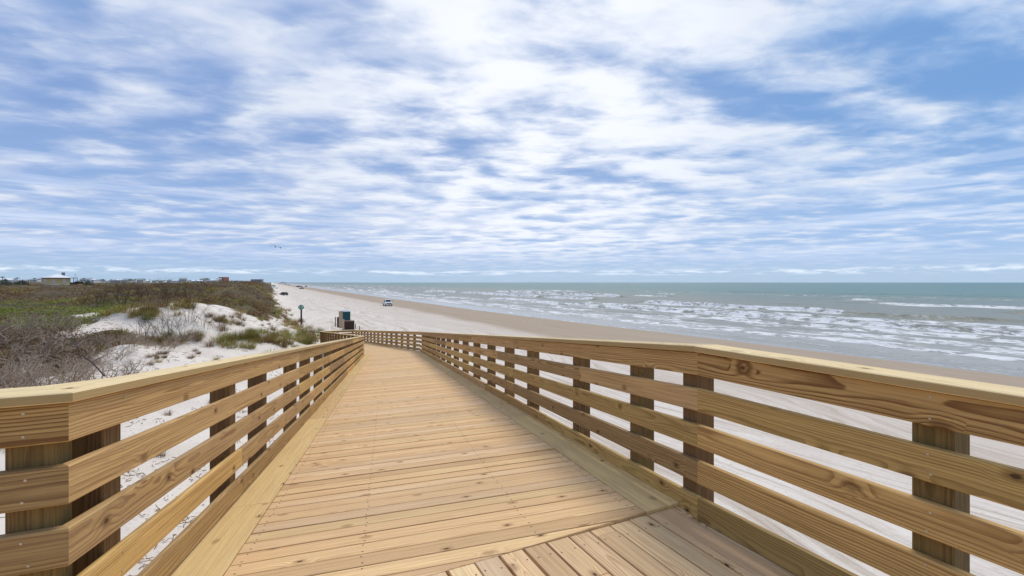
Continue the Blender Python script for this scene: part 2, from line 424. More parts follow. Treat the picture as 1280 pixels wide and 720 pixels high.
def post(seg, s, parent, origin, w=.14, top=1.035, tint=None):
    A, B_ = chain[seg], chain[seg + 1]; Ln = (B_ - A).length; u_ = (B_ - A) / Ln; n_ = outn(seg)
    c = A + u_ * s + n_ * (.040 + w / 2)
    zt = chz[seg] + (chz[seg + 1] - chz[seg]) * s / Ln + top; zb = min(H(c.x, c.y) - .5, zt - 1.6)
    mb = MB(); hw = w / 2; b = .006
    sec = [(-hw + b, -hw), (hw - b, -hw), (hw, -hw + b), (hw, hw - b), (hw - b, hw), (-hw + b, hw), (-hw, hw - b), (-hw, -hw + b)]
    wx, wy, wz = wood_off(); wy *= .2; wz *= .3
    vs, wd = [], []
    for z_ in (zb, zt - .004, zt):
        for (a, o_) in sec:
            p = c + u_ * a + n_ * o_
            vs.append((p.x - origin[0], p.y - origin[1], z_ - origin[2])); wd.append((z_ + wx, a + wy, o_ + wz))
    fs = []
    for k in range(2):
        for i in range(8):
            j = (i + 1) % 8; fs.append((k*8+i, k*8+j, (k+1)*8+j, (k+1)*8+i))
    fs.append(tuple(16 + i for i in range(8)))
    mb.add(vs, fs, 0, wd, tint or (rng.random(), rng.random(), rng.random()))
    return mb.build('post', M['post'], parent, wood=True)

rows = [(.003, .144), (.229, .369), (.454, .594), (.679, .819), (.905, 1.046)]
def railing(seg, label, posts, seams, corner_tints=None):
    A = chain[seg]; Ln = (chain[seg + 1] - A).length; origin = (A.x, A.y, chz[seg])
    root = thing('wooden_railing', label, 'railing', origin, 0, 'railing sections of the boardwalk')
    seamf = seams
    for ri, (h0, h1) in enumerate(rows):
        cuts = [0] + [c for c in seamf(ri) if .5 < c < Ln - .5] + [Ln]
        for k in range(len(cuts) - 1):
            a, b = cuts[k], cuts[k + 1]
            first, last = k == 0, k == len(cuts) - 2
            tint = (corner_tints or {}).get((ri, k))
            sc = [p for p in posts if a - .05 < p < b + .05]
            sc = [min(max(p, a + .035), b - .035) for p in sc] if A.length < 12 or seg in (2, 6) else None
            if sc: sc = [p for p in sc if (A + (chain[seg+1]-A).normalized()*p).length < 7]
            rail_board(seg, a + (0 if first else .0015), b - (0 if last else .0015), h0, h1, 0, .038, M['rail'], 'rail', root, origin, tint, sc, mi=(first, last))
    cuts = [0] + [c for c in seamf(5) if .5 < c < Ln - .5] + [Ln]
    for k in range(len(cuts) - 1):
        first, last = k == 0, k == len(cuts) - 2
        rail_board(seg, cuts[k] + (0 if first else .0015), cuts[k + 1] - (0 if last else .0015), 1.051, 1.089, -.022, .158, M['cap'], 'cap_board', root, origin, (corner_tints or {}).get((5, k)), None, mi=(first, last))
    for p in posts: post(seg, p, root, origin)
    return root

def every(step, n, jit=0): return [step * (k + 1) for k in range(n)]
L_posts = [.37, 2.05, 3.07, 4.72, 5.9, 7.4] + [7.4 + 1.5 * k for k in range(1, 12)]
def toS(Zs, z0, off): return [(z - z0) / math.cos(R(15)) - off for z in Zs]
R_posts_Z = [3.66, 4.83, 6.45, 7.7, 9.04, 10.5, 12.0, 13.6, 15.2, 16.7, 18.2, 19.7, 21.2, 22.7, 24.2, 25.7]
ramp_len_R = (pR1 - pR).length
R_posts = [ramp_len_R - 0.10 - p for p in [(z - 2.94) / math.cos(R(15)) for z in R_posts_Z]]   # chain runs back towards R
R_posts = [p for p in R_posts if p > .3] + [ramp_len_R - .14]
def seams_left(ri):
    base = {0: 2.17, 1: 2.15, 2: 4.75, 3: 4.75, 4: 4.75, 5: 3.1}[ri]
    return [base + 3.6 * k for k in range(9)]
def seams_right(ri):
    base = {0: 2.9, 1: 4.4, 2: 4.4, 3: 1.85, 4: 4.4, 5: 3.3}[ri]
    return [ramp_len_R - base - 3.6 * k for k in range(9)][::-1]
def seams_gen(off, st=3.6): return lambda ri: [off + (ri % 3) * 1.2 + st * k for k in range(8)]

railing(0, 'level railing along the far left side of the landing beside the viewer', [.3, 1.9, 3.5, 5.1, 6.6], seams_gen(1.4))
railing(1, 'short level railing at the left picture edge, up to the corner before the ramp', [.4, 2.0, 3.2, 4.2 - .12], seams_gen(1.0),
        {(4, 1): (.45, .3, .95), (4, 0): (.45, .3, .95), (3, 1): (.75, .25, .9), (3, 0): (.75, .25, .9), (2, 1): (.8, .3, .6), (5, 1): (.2, .9, .1), (5, 0): (.2, .9, .1)})
railing(2, 'long left railing of the upper ramp beside the sand dunes', L_posts + [(pL1 - pL).length - .12], seams_left,
        {(4, 0): (.75, .75, .75), (3, 0): (.85, .85, .35), (2, 0): (.9, .55, .9), (1, 0): (.2, .95, .35), (0, 0): (.75, .35, .5), (1, 1): (.9, .5, .5), (5, 0): (.3, .95, .05)})
railing(3, 'left railing of the distant lower ramp, leading down to the end corner', [.2 + 1.55 * k for k in range(15)], seams_gen(2.2))
railing(4, 'short cross railing closing the far end of the lower ramp', [.15, 1.55, 2.95], seams_gen(9))
railing(5, 'right railing of the distant lower ramp, between beach and far corner', [.3 + 1.5 * k for k in range(15)], seams_gen(2.0))
nR = 7
railing(6, 'long right railing of the upper ramp on the sea side', R_posts, seams_right,
        {(4, len([c for c in seams_right(4) if .5 < c < ramp_len_R - .5])): (.62, .5, .7)})
railing(7, 'level railing at the right edge of the picture beside the landing', [1.16, 2.6, 4.1, 5.6, 7.0], seams_gen(5.4),
        {(4, 0): (.5, .28, 1), (3, 0): (.12, .5, .85), (2, 0): (.33, .75, .45), (1, 0): (.25, .7, .6), (0, 0): (.1, .0, .9), (5, 0): (.3, .8, .2)})

# ---- decks
bL, bR = pL + (pL1 - pL).normalized() * .10, pR + (pR1 - pR).normalized() * .20; dB = (bR - bL).normalized()
def clip(poly, a, n_):
    out = []
    for i in range(len(poly)):
        p, q = poly[i], poly[(i + 1) % len(poly)]; dp, dq = (p - a).dot(n_), (q - a).dot(n_)
        if dp >= 0: out.append(p)
        if (dp > 0) != (dq > 0) and abs(dp - dq) > 1e-9: out.append(p + (q - p) * (dp / (dp - dq)))
    return out
def area(poly): return .5 * sum(poly[i].x * poly[(i+1) % len(poly)].y - poly[(i+1) % len(poly)].x * poly[i].y for i in range(len(poly)))
def inset(poly, d_):
    q = poly
    for i in range(len(poly)):
        a, b = poly[i], poly[(i + 1) % len(poly)]; e = b - a
        if e.length < 1e-6: continue
        e.normalize(); n_ = v2(-e.y, e.x); q = clip(q, a + n_ * d_, n_)
    return q
def plank(mb, poly, zf, along, th=.038, rnd=None, ch=.003, screws=None):
    if area(poly) < 0: poly = poly[::-1]
    pl = [poly[0]]
    for p in poly[1:]:
        if (p - pl[-1]).length > .006: pl.append(p)
    if (pl[0] - pl[-1]).length < .006: pl.pop()
    if len(pl) < 3 or abs(area(pl)) < .002: return
    poly = pl; top = inset(poly, ch)
    if len(top) != len(poly): top = None
    else:   # rotate so indices match
        k = min(range(len(top)), key=lambda i: (top[i] - poly[0]).length); top = top[k:] + top[:k]
    wx, wy, wz = wood_off(); cross = v2(-along.y, along.x); c0 = poly[0]
    rnd = rnd or (rng.random(), rng.random(), rng.random())
    n = len(poly); dz_ = rng.uniform(-.0022, .0022)
    def W_(p, z_): return ((p - c0).dot(along) + wx, (p - c0).dot(cross) + wy, z_ + wz)
    if top:
        vs = [(p.x, p.y, zf(p) - th) for p in poly] + [(p.x, p.y, zf(p) - ch + dz_) for p in poly] + [(p.x, p.y, zf(p) + dz_) for p in top]
        wd = [W_(p, -th) for p in poly] + [W_(p, -ch) for p in poly] + [W_(p, 0) for p in top]
        fs = [tuple(range(n))[::-1]] + [(i, (i+1) % n, n+(i+1) % n, n+i) for i in range(n)] + [(n+i, n+(i+1) % n, 2*n+(i+1) % n, 2*n+i) for i in range(n)] + [tuple(2*n+i for i in range(n))]
    else:
        vs = [(p.x, p.y, zf(p) - th) for p in poly] + [(p.x, p.y, zf(p) + dz_) for p in poly]
        wd = [W_(p, -th) for p in poly] + [W_(p, 0) for p in poly]
        fs = [tuple(range(n))[::-1]] + [(i, (i+1) % n, n+(i+1) % n, n+i) for i in range(n)] + [tuple(n+i for i in range(n))]
    mb.add(vs, fs, 0, wd, rnd)
    for sp in (screws or []):
        z_ = zf(sp) + dz_; mb.add([(sp.x + .0055 * math.cos(a), sp.y + .0055 * math.sin(a), z_ + .0008) for a in [6.283 * i / 7 for i in range(7)]], [tuple(range(7))], 1)

def strips(mb, region, along, width, gap, zf, maxlen=4.9, tintf=None, joists=None):
    """cover a convex region with boards running along 'along'"""
    cross = v2(-along.y, along.x)
    cs = [p.dot(cross) for p in region]; ls = [p.dot(along) for p in region]
    c = min(cs); i = 0; gap0 = gap
    while c < max(cs):
        a0 = min(ls) - (rng.uniform(.3, 1) * maxlen if max(ls) - min(ls) > maxlen else 1); 
        l_ = a0; gap = gap0 * rng.choice((.6, .8, 1, 1, 1.3, 1.7))
        while l_ < max(ls):
            l2 = l_ + (maxlen if max(ls) - min(ls) > maxlen else 1e3)
            poly = [along * l_ + cross * c, along * (l2 - .002) + cross * c, along * (l2 - .002) + cross * (c + width - gap), along * l_ + cross * (c + width - gap)]
            for k in range(len(region)):
                a, b = region[k], region[(k + 1) % len(region)]; e = (b - a).normalized(); n_ = v2(-e.y, e.x)
                poly = clip(poly, a, n_)
                if not poly: break
            if poly:
                sc = []
                for (ja, jd) in (joists or []):
                    for cc in (c + .025, c + width - gap - .025):
                        L0 = along * l_ + cross * cc; den = along.x * jd.y - along.y * jd.x
                        if abs(den) < .1: continue
                        k_ = ((ja.x - L0.x) * jd.y - (ja.y - L0.y) * jd.x) / den; sp = L0 + along * (k_ + rng.uniform(-.008, .008)); ok = sp.length < 9
                        sp = sp + cross * rng.uniform(-.006, .006)
                        pp = poly if area(poly) > 0 else poly[::-1]
                        for q_ in range(len(pp)):
                            a_, b_ = pp[q_], pp[(q_ + 1) % len(pp)]; e_ = b_ - a_
                            if e_.length > 1e-6 and (sp - a_).dot(v2(-e_.y, e_.x).normalized()) < .012: ok = False; break
                        if ok: sc.append(sp)
                plank(mb, poly, zf, along, rnd=tintf() if tintf else None, screws=sc)
            l_ = l2
        c += width; i += 1

def seg_off(p, q, d_, side):      # points p,q moved sideways
    e = (q - p).normalized(); n_ = v2(-e.y, e.x) * side; return p + n_ * d_, q + n_ * d_
def isect(p, dp, q, dq):
    den = dp.x * dq.y - dp.y * dq.x; k = ((q.x - p.x) * dq.y - (q.y - p.y) * dq.x) / den; return p + dp * k
def planez(pts):
    A = np.array([[p.x, p.y, 1] for p, _ in pts]); b = np.array([z for _, z in pts]); s_ = np.linalg.lstsq(A, b, rcond=None)[0]
    return lambda p: float(s_[0] * p.x + s_[1] * p.y + s_[2])

def section(name, label, Pl, Pr, Ql, Qr, zs, mat, board_dir=None, tw=.27):
    """deck between near edge Pl-Pr and far edge Ql-Qr, edge boards along both sides, cross boards between"""
    zf = planez(list(zip((Pl, Pr, Ql, Qr), zs)))
    eL, eR = (Ql - Pl).normalized(), (Qr - Pr).normalized(); nL, nR_ = v2(eL.y, -eL.x), v2(-eR.y, eR.x)
    near, farv = (Pr - Pl).normalized(), (Qr - Ql).normalized()
    g = .003
    a1 = isect(Pl + nL * tw, eL, Pl, near); a2 = isect(Pr + nR_ * tw, eR, Pr, near)
    b1 = isect(Pl + nL * tw, eL, Ql, farv); b2 = isect(Pr + nR_ * tw, eR, Qr, farv)
    mb = MB()
    region = [a1 + near * g, a2 - near * g, b2 - farv * g, b1 + farv * g]
    if area(region) < 0: region = region[::-1]
    region = inset(region, .002)
    along = v2(eL.y, -eL.x) if board_dir is None else board_dir
    strips(mb, region, along, .1435, .0100, zf, 99, joists=[(Pl + (Pr - Pl) * f + near * o_, eL) for f, o_ in ((0, tw + .07), (.33, 0), (.66, 0), (1, -tw - .07))])
    # rim joists and stringers under the boards
    jb = mb
    for f in (0.02, .33, .66, .98):
        p, q = Pl + (Pr - Pl) * f, Ql + (Qr - Ql) * f; e = (q - p).normalized(); n_ = v2(-e.y, e.x) * .02
        vs = []
        for (pt, zz) in ((p, -.29), (q, -.29), (p, -.041), (q, -.041)):
            for sg in (-1, 1): a = pt + n_ * sg; vs.append((a.x, a.y, zf(pt) + zz))
        jb.add(vs, [(0,1,5,4),(2,6,7,3),(0,4,6,2),(1,3,7,5),(0,2,3,1),(4,5,7,6)], 0, [(v[1], v[2], .05) for v in vs], (.3, .1, .5))
    o = mb.build(name, [mat, M['screwdark']], None, wood=True); tag(o, label, None, None, 'structure')
    for (p, q, ap, aq) in ((Pl, Ql, a1, b1), (Pr, Qr, a2, b2)):
        Ln = (q - p).length; e = (q - p).normalized(); cuts = [0]; c = 1.78 if p is Pl else 3.4
        if p is Pr: cuts = [0]
        while c < Ln - .6: cuts.append(c); c += 3.66
        cuts.append(Ln)
        for k in range(len(cuts) - 1):
            sgn = -nL if p is Pl else -nR_; quad = [p + sgn * .036, q + sgn * .036, aq, ap]
            if area(quad) < 0: quad = quad[::-1]
            if k > 0: quad = clip(quad, p + e * (cuts[k] + .001), e)
            if k < len(cuts) - 2: quad = clip(quad, p + e * (cuts[k + 1] - .001), -e)
            m2 = MB(); plank(m2, inset(quad, .0015), lambda pt: zf(pt) + .0005, e, rnd=((.15, .75, .45) if k == 0 and p is Pl else (rng.uniform(0, .8), rng.uniform(.3, .9), rng.random())))
            m2.build('edge_board', M['trim'], o, wood=True)
    return o
section('boardwalk_ramp', 'upper ramp of new pine boards sloping down towards the beach', bL, bR, pL1, pR1, (0, 0, Z1L, Z1R), M['deck'])
section('boardwalk_lower_ramp', 'lower ramp of pine boards beyond the bend', pL1, pR1, pL2, pR2, (Z1L, Z1R, Z2, Z2), M['deck'])
# landing around the viewer: boards run square to the ramp boundary
mb = MB(); zf0 = lambda p: 0.0
back = 7.0
lC = pL - d2 * 4.2 + d1 * .0
tw = .175
dd = (chain[8] - chain[7]).normalized(); ndd = v2(dd.y, -dd.x)        # inward from the right railing
if ndd.dot(pL - pR) < 0: ndd = -ndd
reg = [lC - d1 * back - d2*.03, pR + ndd * tw - d1 * back, pR + ndd * tw + d1 * .5, bL + dB * .02 + d1 * .3, bL - dB * .02 - d1 * .0, lC + d1 * .0 - d2*.03]
reg = [lC - d1 * back, pR + ndd * tw - d1 * back, pR + ndd * tw + d1 * .6, lC + d1 * .6]
if area(reg) < 0: reg = reg[::-1]
reg = clip(reg, bL - v2(-dB.y, dB.x) * .004, -v2(-dB.y, dB.x)); nl = v2(-d2.y, d2.x); regA = clip(reg, pL, d2); regB = clip(clip(reg, pL, -d2), pL + nl * .036, -nl)
for rg2 in (regA, regB): strips(mb, rg2, v2(-d1.x, -d1.y), .1475, .0095, zf0, 4.9, joists=[(bL - d1 * (.05 + .6 * k), d2) for k in range(10)])
for f in np.arange(0, 7.2, .6):
    p, q = lC - d1 * float(f + .05), pR - d1 * float(f + .05); n_ = d1 * .02; vs = []
    for (pt, zz) in ((p, -.29), (q, -.29), (p, -.041), (q, -.041)):
        for sg in (-1, 1): a = pt + n_ * sg; vs.append((a.x, a.y, zz))
    mb.add(vs, [(0,1,5,4),(2,6,7,3),(0,4,6,2),(1,3,7,5),(0,2,3,1),(4,5,7,6)], 0, [(v[1], v[2], .05) for v in vs], (.3, .1, .5))
land = mb.build('boardwalk_landing', [M['landing'], M['screwdark']], None, wood=True); tag(land, 'level landing of pine boards at the top of the ramp', None, None, 'structure')
m2 = MB(); q = [pR - ndd * .036 - d1 * back, pR - ndd * .036 + d1 * .5, pR + ndd * tw + d1 * .5, pR + ndd * tw - d1 * back]
if area(q) < 0: q = q[::-1]
q = clip(inset(q, .0015), bL - v2(-dB.y, dB.x) * .004, -v2(-dB.y, dB.x))
plank(m2, q, lambda p: .0005, -d1, rnd=(.6, .35, .8)); m2.build('edge_board', M['landing'], land, wood=True)

# ------------------------------------------------------------------ terrain
def polar(angs, rs):
    A_, R_ = np.meshgrid(angs, rs); X = np.sin(A_) * R_; Y = np.cos(A_) * R_
    n, m_ = X.shape; i = np.arange(n - 1)[:, None] * m_ + np.arange(m_ - 1)[None, :]
    F = np.stack([i, i + 1, i + m_ + 1, i + m_], -1).reshape(-1, 4)[:, ::-1]
    return X.ravel(), Y.ravel(), F
angs = np.concatenate([np.linspace(-180, -64, 60)[:-1], np.linspace(-64, 64, 560), np.linspace(64, 180, 60)[1:]]) * math.pi / 180
rs = np.concatenate([[.02], np.exp(np.linspace(math.log(1.5), math.log(400), 620)), np.exp(np.linspace(math.log(410), math.log(20000), 60))])
X, Y, F = polar(angs, rs)
Zt = height(X, Y); far = ss(np.hypot(X, Y), 900, 2500)
Zt = np.where(foot(UV(X, Y)[0]) - UV(X, Y)[1] > 0, Zt * (1 - far) + 1.6 * far, Zt)
u_, v_ = UV(X, Y); veg = vegmask(X, Y)

def sand_mat():
    m, t, bs = new_mat('dune_sand_and_litter')
    uv = t.attr('uvb'); u, v, hz = t.sep(uv); veg = t.attr('veg', 'Fac')
    obj = t.node('ShaderNodeTexCoord').outputs['Object']
    # dry sand
    n1 = t.noise(obj, .35, 5, .6); n2 = t.noise(obj, 5, 5, .65); n3 = t.noise(obj, 60, 2, .6)
    dry = t.mix(t.ramp(n1, .3, .7), (.71, .62, .53), (.79, .71, .615))
    sp = t.ramp(n2, .53, .68, 0, .42); dry = t.mix(sp, dry, (.52, .44, .37))
    # tyre tracks run along the shore
    tv = t.math('ADD', v, t.math('MULTIPLY', t.noise(t.comb(t.math('MULTIPLY', u, .02), t.math('MULTIPLY', v, .06), 0), 1, 3, .5), 22))
    tr = t.noise(t.comb(t.math('MULTIPLY', u, .035), t.math('MULTIPLY', tv, 1.9), 5), 1, 5, .65)
    tr2 = t.noise(t.comb(t.math('MULTIPLY', u, .25), t.math('MULTIPLY', tv, 6.5), 5), 1, 4, .7)
    onb = t.ramp(v, 4.5, 9)
    trk = t.math('MULTIPLY', t.math('ADD', t.ramp(tr, .46, .62, 0, .62), t.ramp(tr2, .49, .64, 0, .55)), onb)
    dry = t.mix(trk, dry, (.49, .395, .305))
    # driven, damper sand towards the water
    damp = t.ramp(t.math('ADD', v, t.math('MULTIPLY', t.math('SUBTRACT', n1, .5), 6)), 15, 31, 0, .55)
    dry = t.mix(damp, dry, (.55, .455, .37))
    edge = t.noise(t.comb(t.math('MULTIPLY', u, .045), 0, 3), 1, 4, .55)
    ve = t.math('ADD', v, t.math('MULTIPLY', t.math('SUBTRACT', edge, .5), 7))
    wet = t.ramp(ve, 29.0, 33.0)
    wet2 = t.ramp(t.math('SUBTRACT', v, t.ramp(u, 20, 120, 56.0, 50.6)), -1.8, .2)
    wcol = t.mix(t.ramp(tr, .4, .7), (.39, .295, .205), (.45, .35, .255))
    col = t.mix(wet, dry, wcol); col = t.mix(wet2, col, (.30, .26, .215))
    # litter under the dune scrub
    v1 = t.noise(obj, .8, 5, .65); v2_ = t.noise(obj, 3.2, 5, .7)
    lit = t.mix(t.ramp(v1, .35, .65), (.105, .075, .05), (.16, .12, .065)); lit = t.mix(t.ramp(v2_, .45, .7), lit, (.085, .085, .04))
    lit = t.mix(t.ramp(v2_, .5, .32, 0, .6), lit, (.20, .16, .125))
    vm = t.ramp(t.math('ADD', veg, t.math('MULTIPLY', t.math('SUBTRACT', v2_, .5), .9)), .38, .62)
    col = t.mix(vm, col, lit)
    t.put(bs.inputs['Base Color'], col)
    ro = t.math('SUBTRACT', .95, t.math('MULTIPLY', wet, .22)); ro = t.math('SUBTRACT', ro, t.math('MULTIPLY', wet2, .61))
    t.put(bs.inputs['Roughness'], ro)
    t.put(bs.inputs['Specular IOR Level'], t.math('ADD', .15, t.math('MULTIPLY', wet2, .5)))
    rip = t.noise(t.comb(t.math('MULTIPLY', u, 1.6), t.math('MULTIPLY', v, 5), 0), 1.6, 4, .6)
    hh = t.math('ADD', t.math('MULTIPLY', rip, .6), t.math('ADD', t.math('MULTIPLY', n2, .9), t.math('MULTIPLY', t.math('ADD', tr, tr2), onb)))
    hh = t.math('MULTIPLY', hh, t.math('SUBTRACT', 1, t.math('MULTIPLY', wet, .93)))
    t.put(bs.inputs['Normal'], t.bump(hh, .55, .07))
    return m
M['sand'] = sand_mat()
ter = obj_np('ground', np.stack([X, Y, Zt], 1), F, M['sand'], {'uvb': ('FLOAT_VECTOR', np.stack([u_, v_, Zt], 1)), 'veg': ('FLOAT', veg)})
tag(ter, 'white sand beach and dunes running away to the horizon', None, None, 'structure')

# ------------------------------------------------------------------ sea
angs = np.concatenate([np.linspace(-34, 62, 900), np.linspace(62, 150, 40)[1:]]) * math.pi / 180
rs = np.concatenate([np.exp(np.linspace(math.log(28), math.log(420), 760)), np.exp(np.linspace(math.log(424), math.log(40000), 110))])
X, Y, F = polar(angs, rs); u_, v_ = UV(X, Y)
hw = np.zeros_like(X); foam = np.zeros_like(X)
wn = (fbm(u_ / 26, v_ / 50, 3, 91) - .5) * 2
rowsW = [(66, .18, 22), (75, .30, 24), (83, .35, 34), (93, .8, 25), (107, .45, 26), (124, 1.3, 27), (163, 1.5, 29), (190, .6, 30), (226, .6, 31), (275, .5, 32), (340, .5, 33)]
for k, (vk, a, sd_) in enumerate(rowsW):
    c = vk + wn * (3 + vk * .035) + (fbm(u_ / 9, u_ * 0 + k, 3, sd_) - .5) * 5
    along = fbm(u_ / (28 + vk * .3), u_ * 0 + 3.3 * k, 3, sd_ + 40)
    mod = ss(along, .38, .62)
    q = v_ - c
    prof = np.where(q < 0, np.exp(-(q / (.7 + vk * .004)) ** 2), np.exp(-(q / (2.6 + vk * .012)) ** 2))
    hw += a * mod * prof * .95
    br = ss(along, .47, .57) * (ss(vk, 420, 200) if vk > 200 else 1)
    tail = 3.5 + .03 * vk
    wash = ss(q, -tail, -tail * .35) * ss(q, 1.0, -.2)
    foam = np.maximum(foam, br * wash * (.95 if vk < 240 else .7) * (.45 + .9 * fbm(u_ / (3.5 + vk * .03), v_ / (.8 + vk * .008), 4, sd_ + 7)))
    # thin line of foam on every crest near shore
    foam = np.maximum(foam, .62 * mod * np.exp(-((q + .5) / .8) ** 2) * ss(vk, 260, 60))
near = ss(v_, 120, 66) * .86
patch = fbm(u_ / 11, v_ / 3.2, 5, 12, .6)
foam = np.maximum(foam, near * ss(patch, .40, .64) + near * .06)
_e = 1
edgef = 50.6 + 5.4 * ss(u_, 120, 20) + (fbm(u_ / 22, u_ * 0, 4, 70) - .5) * 3.6
foam *= ss(v_ - edgef, 3.0, 10.0)
foam = np.maximum(foam, (.25 + .7 * fbm(u_ / 7, u_ * 0, 3, 71)) * np.exp(-((v_ - edgef - .4) / .45) ** 2))
foam = np.maximum(foam, .6 * np.exp(-((v_ - edgef - 3.2 - (wn * 1.5)) / .5) ** 2))
hw += .10 * (fbm(u_ / 3.5, v_ / 1.3, 3, 8) - .5) * ss(v_, 54, 70)
hw += .5 * (fbm(u_ / 40, v_ / 11, 3, 9) - .5) * ss(v_, 90, 160)
beachz = height(X, Y)
Zs = SEA + hw * ss(v_, 54, 64)
ev = v_ - edgef
Zs = np.where(ev < 0, beachz - .004 - .3 * ss(-ev, 0, 4), beachz + (np.maximum(Zs, beachz + .01) - beachz) * ss(ev, 0, 4))

def sea_mat():
    m, t, bs = new_mat('sea_water')
    uv = t.attr('uvb'); u, v, _ = t.sep(uv); fm = t.attr('foam', 'Fac')
    shallow = t.ramp(v, 58, 84)
    off = t.ramp(t.math('LOGARITHM', v, 10), 2.15, 2.65)
    col = t.mix(shallow, (.36, .34, .29), (.20, .205, .15)); col = t.mix(off, col, (.055, .175, .145))
    patch = t.noise(t.comb(t.math('MULTIPLY', u, .006), t.math('MULTIPLY', v, .03), 0), 1, 4, .6)
    col = t.mix(t.ramp(patch, .35, .7, 0, .35), col, (.20, .19, .155))
    f1 = t.noise(t.comb(t.math('MULTIPLY', u, .42), t.math('MULTIPLY', v, .75), 0), 1, 8, .74, .6)
    f2 = t.noise(t.comb(t.math('MULTIPLY', u, .10), t.math('MULTIPLY', v, .24), 4), 1, 6, .7, .4)
    a = t.math('ADD', fm, t.math('MULTIPLY', t.math('SUBTRACT', f1, .5), 2.6)); a = t.math('ADD', a, t.math('MULTIPLY', t.math('SUBTRACT', f2, .5), 1.3))
    lace = t.math('MULTIPLY', t.ramp(t.math('ABSOLUTE', t.math('SUBTRACT', t.noise(t.comb(t.math('MULTIPLY', u, .30), t.math('MULTIPLY', v, .55), 2), 1, 6, .62, 1.2), .5)), .07, .0), t.ramp(fm, .2, .7, 0, .6))
    fo = t.math('MAXIMUM', t.ramp(a, .52, .88), lace)
    fo = t.math('MULTIPLY', fo, t.ramp(fm, .04, .14))
    cap = t.noise(t.comb(t.math('MULTIPLY', u, .04), t.math('MULTIPLY', v, .16), 9), 1, 4, .6)
    caps = t.math('MULTIPLY', t.ramp(cap, .745, .78), t.math('MULTIPLY', t.ramp(v, 150, 260), t.ramp(v, 1400, 500)))
    fo = t.math('MAXIMUM', fo, t.math('MULTIPLY', caps, .7))
    fcol = t.mix(t.ramp(f1, .3, .65), (.60, .60, .585), (.83, .83, .82))
    t.put(bs.inputs['Base Color'], t.mix(fo, col, fcol))
    rough = t.mix(t.ramp(v, 52, 60), (.12, .12, .12), (.30, .30, .30))
    r_ = t.math('ADD', t.sep(rough)[0], t.math('MULTIPLY', fo, .5), clamp=True); t.put(bs.inputs['Roughness'], r_)
    t.put(bs.inputs['Specular IOR Level'], t.math('MULTIPLY', t.ramp(v, 50, 130, .5, .22), t.math('SUBTRACT', 1, t.math('MULTIPLY', fo, .7))))
    w1 = t.noise(t.comb(t.math('MULTIPLY', u, .9), t.math('MULTIPLY', v, 2.2), 0), 1, 5, .6)
    w2 = t.noise(t.comb(t.math('MULTIPLY', u, .12), t.math('MULTIPLY', v, .38), 0), 1, 5, .6)
    hh = t.math('ADD', t.math('MULTIPLY', w1, .22), t.math('MULTIPLY', w2, 1.1))
    hh = t.math('MULTIPLY', hh, t.ramp(v, 50, 62, .04, 1.0))
    hh = t.math('ADD', hh, t.math('MULTIPLY', fo, .12))
    t.put(bs.inputs['Normal'], t.bump(hh, 1.0, .9))
    return m
sea = obj_np('sea', np.stack([X, Y, Zs], 1), F, sea_mat(), {'uvb': ('FLOAT_VECTOR', np.stack([u_, v_, Zs], 1)), 'foam': ('FLOAT', foam)})
tag(sea, 'grey green sea with rows of low breaking waves', None, None, 'structure')
# ------------------------------------------------------------------ vegetation
def leaf_mat(name, cols, rough=.8, trans=0.):
    m, t, bs = new_mat(name)
    tint = t.attr('tint', 'Fac')
    oi = t.node('ShaderNodeObjectInfo').outputs['Random']
    f = t.math('FRACT', t.math('ADD', tint, t.math('MULTIPLY', oi, .35)))
    n = t.node('ShaderNodeValToRGB'); t.put(n.inputs[0], f)
    cr = n.color_ramp
    while len(cr.elements) < len(cols): cr.elements.new(.5)
    for i, c in enumerate(cols): cr.elements[i].position = i / (len(cols) - 1); cr.elements[i].color = tuple(c) + (1,)
    t.put(bs.inputs['Base Color'], n.outputs[0]); bs.inputs['Roughness'].default_value = rough; bs.inputs['Specular IOR Level'].default_value = .15
    return m
M['twig'] = leaf_mat('bare_grey_twigs', [(.21, .145, .10), (.38, .295, .22), (.54, .45, .36), (.26, .175, .115), (.45, .36, .275)])
M['stem'] = leaf_mat('dark_woody_stem', [(.06, .045, .035), (.09, .065, .05), (.12, .09, .07)])
M['scrub'] = leaf_mat('winter_scrub', [(.19, .095, .042), (.26, .155, .075), (.12, .065, .03), (.31, .205, .105), (.22, .09, .045), (.14, .125, .032)])
M['greyscrub'] = leaf_mat('grey_scrub', [(.22, .145, .10), (.31, .22, .155), (.15, .10, .065), (.36, .27, .19)])
M['ochre'] = leaf_mat('ochre_dune_grass', [(.44, .31, .085), (.32, .25, .06), (.54, .42, .17), (.24, .21, .055), (.38, .27, .09)])
M['green'] = leaf_mat('green_dune_plants', [(.15, .20, .03), (.23, .27, .045), (.30, .30, .07), (.11, .14, .025), (.36, .33, .11)])

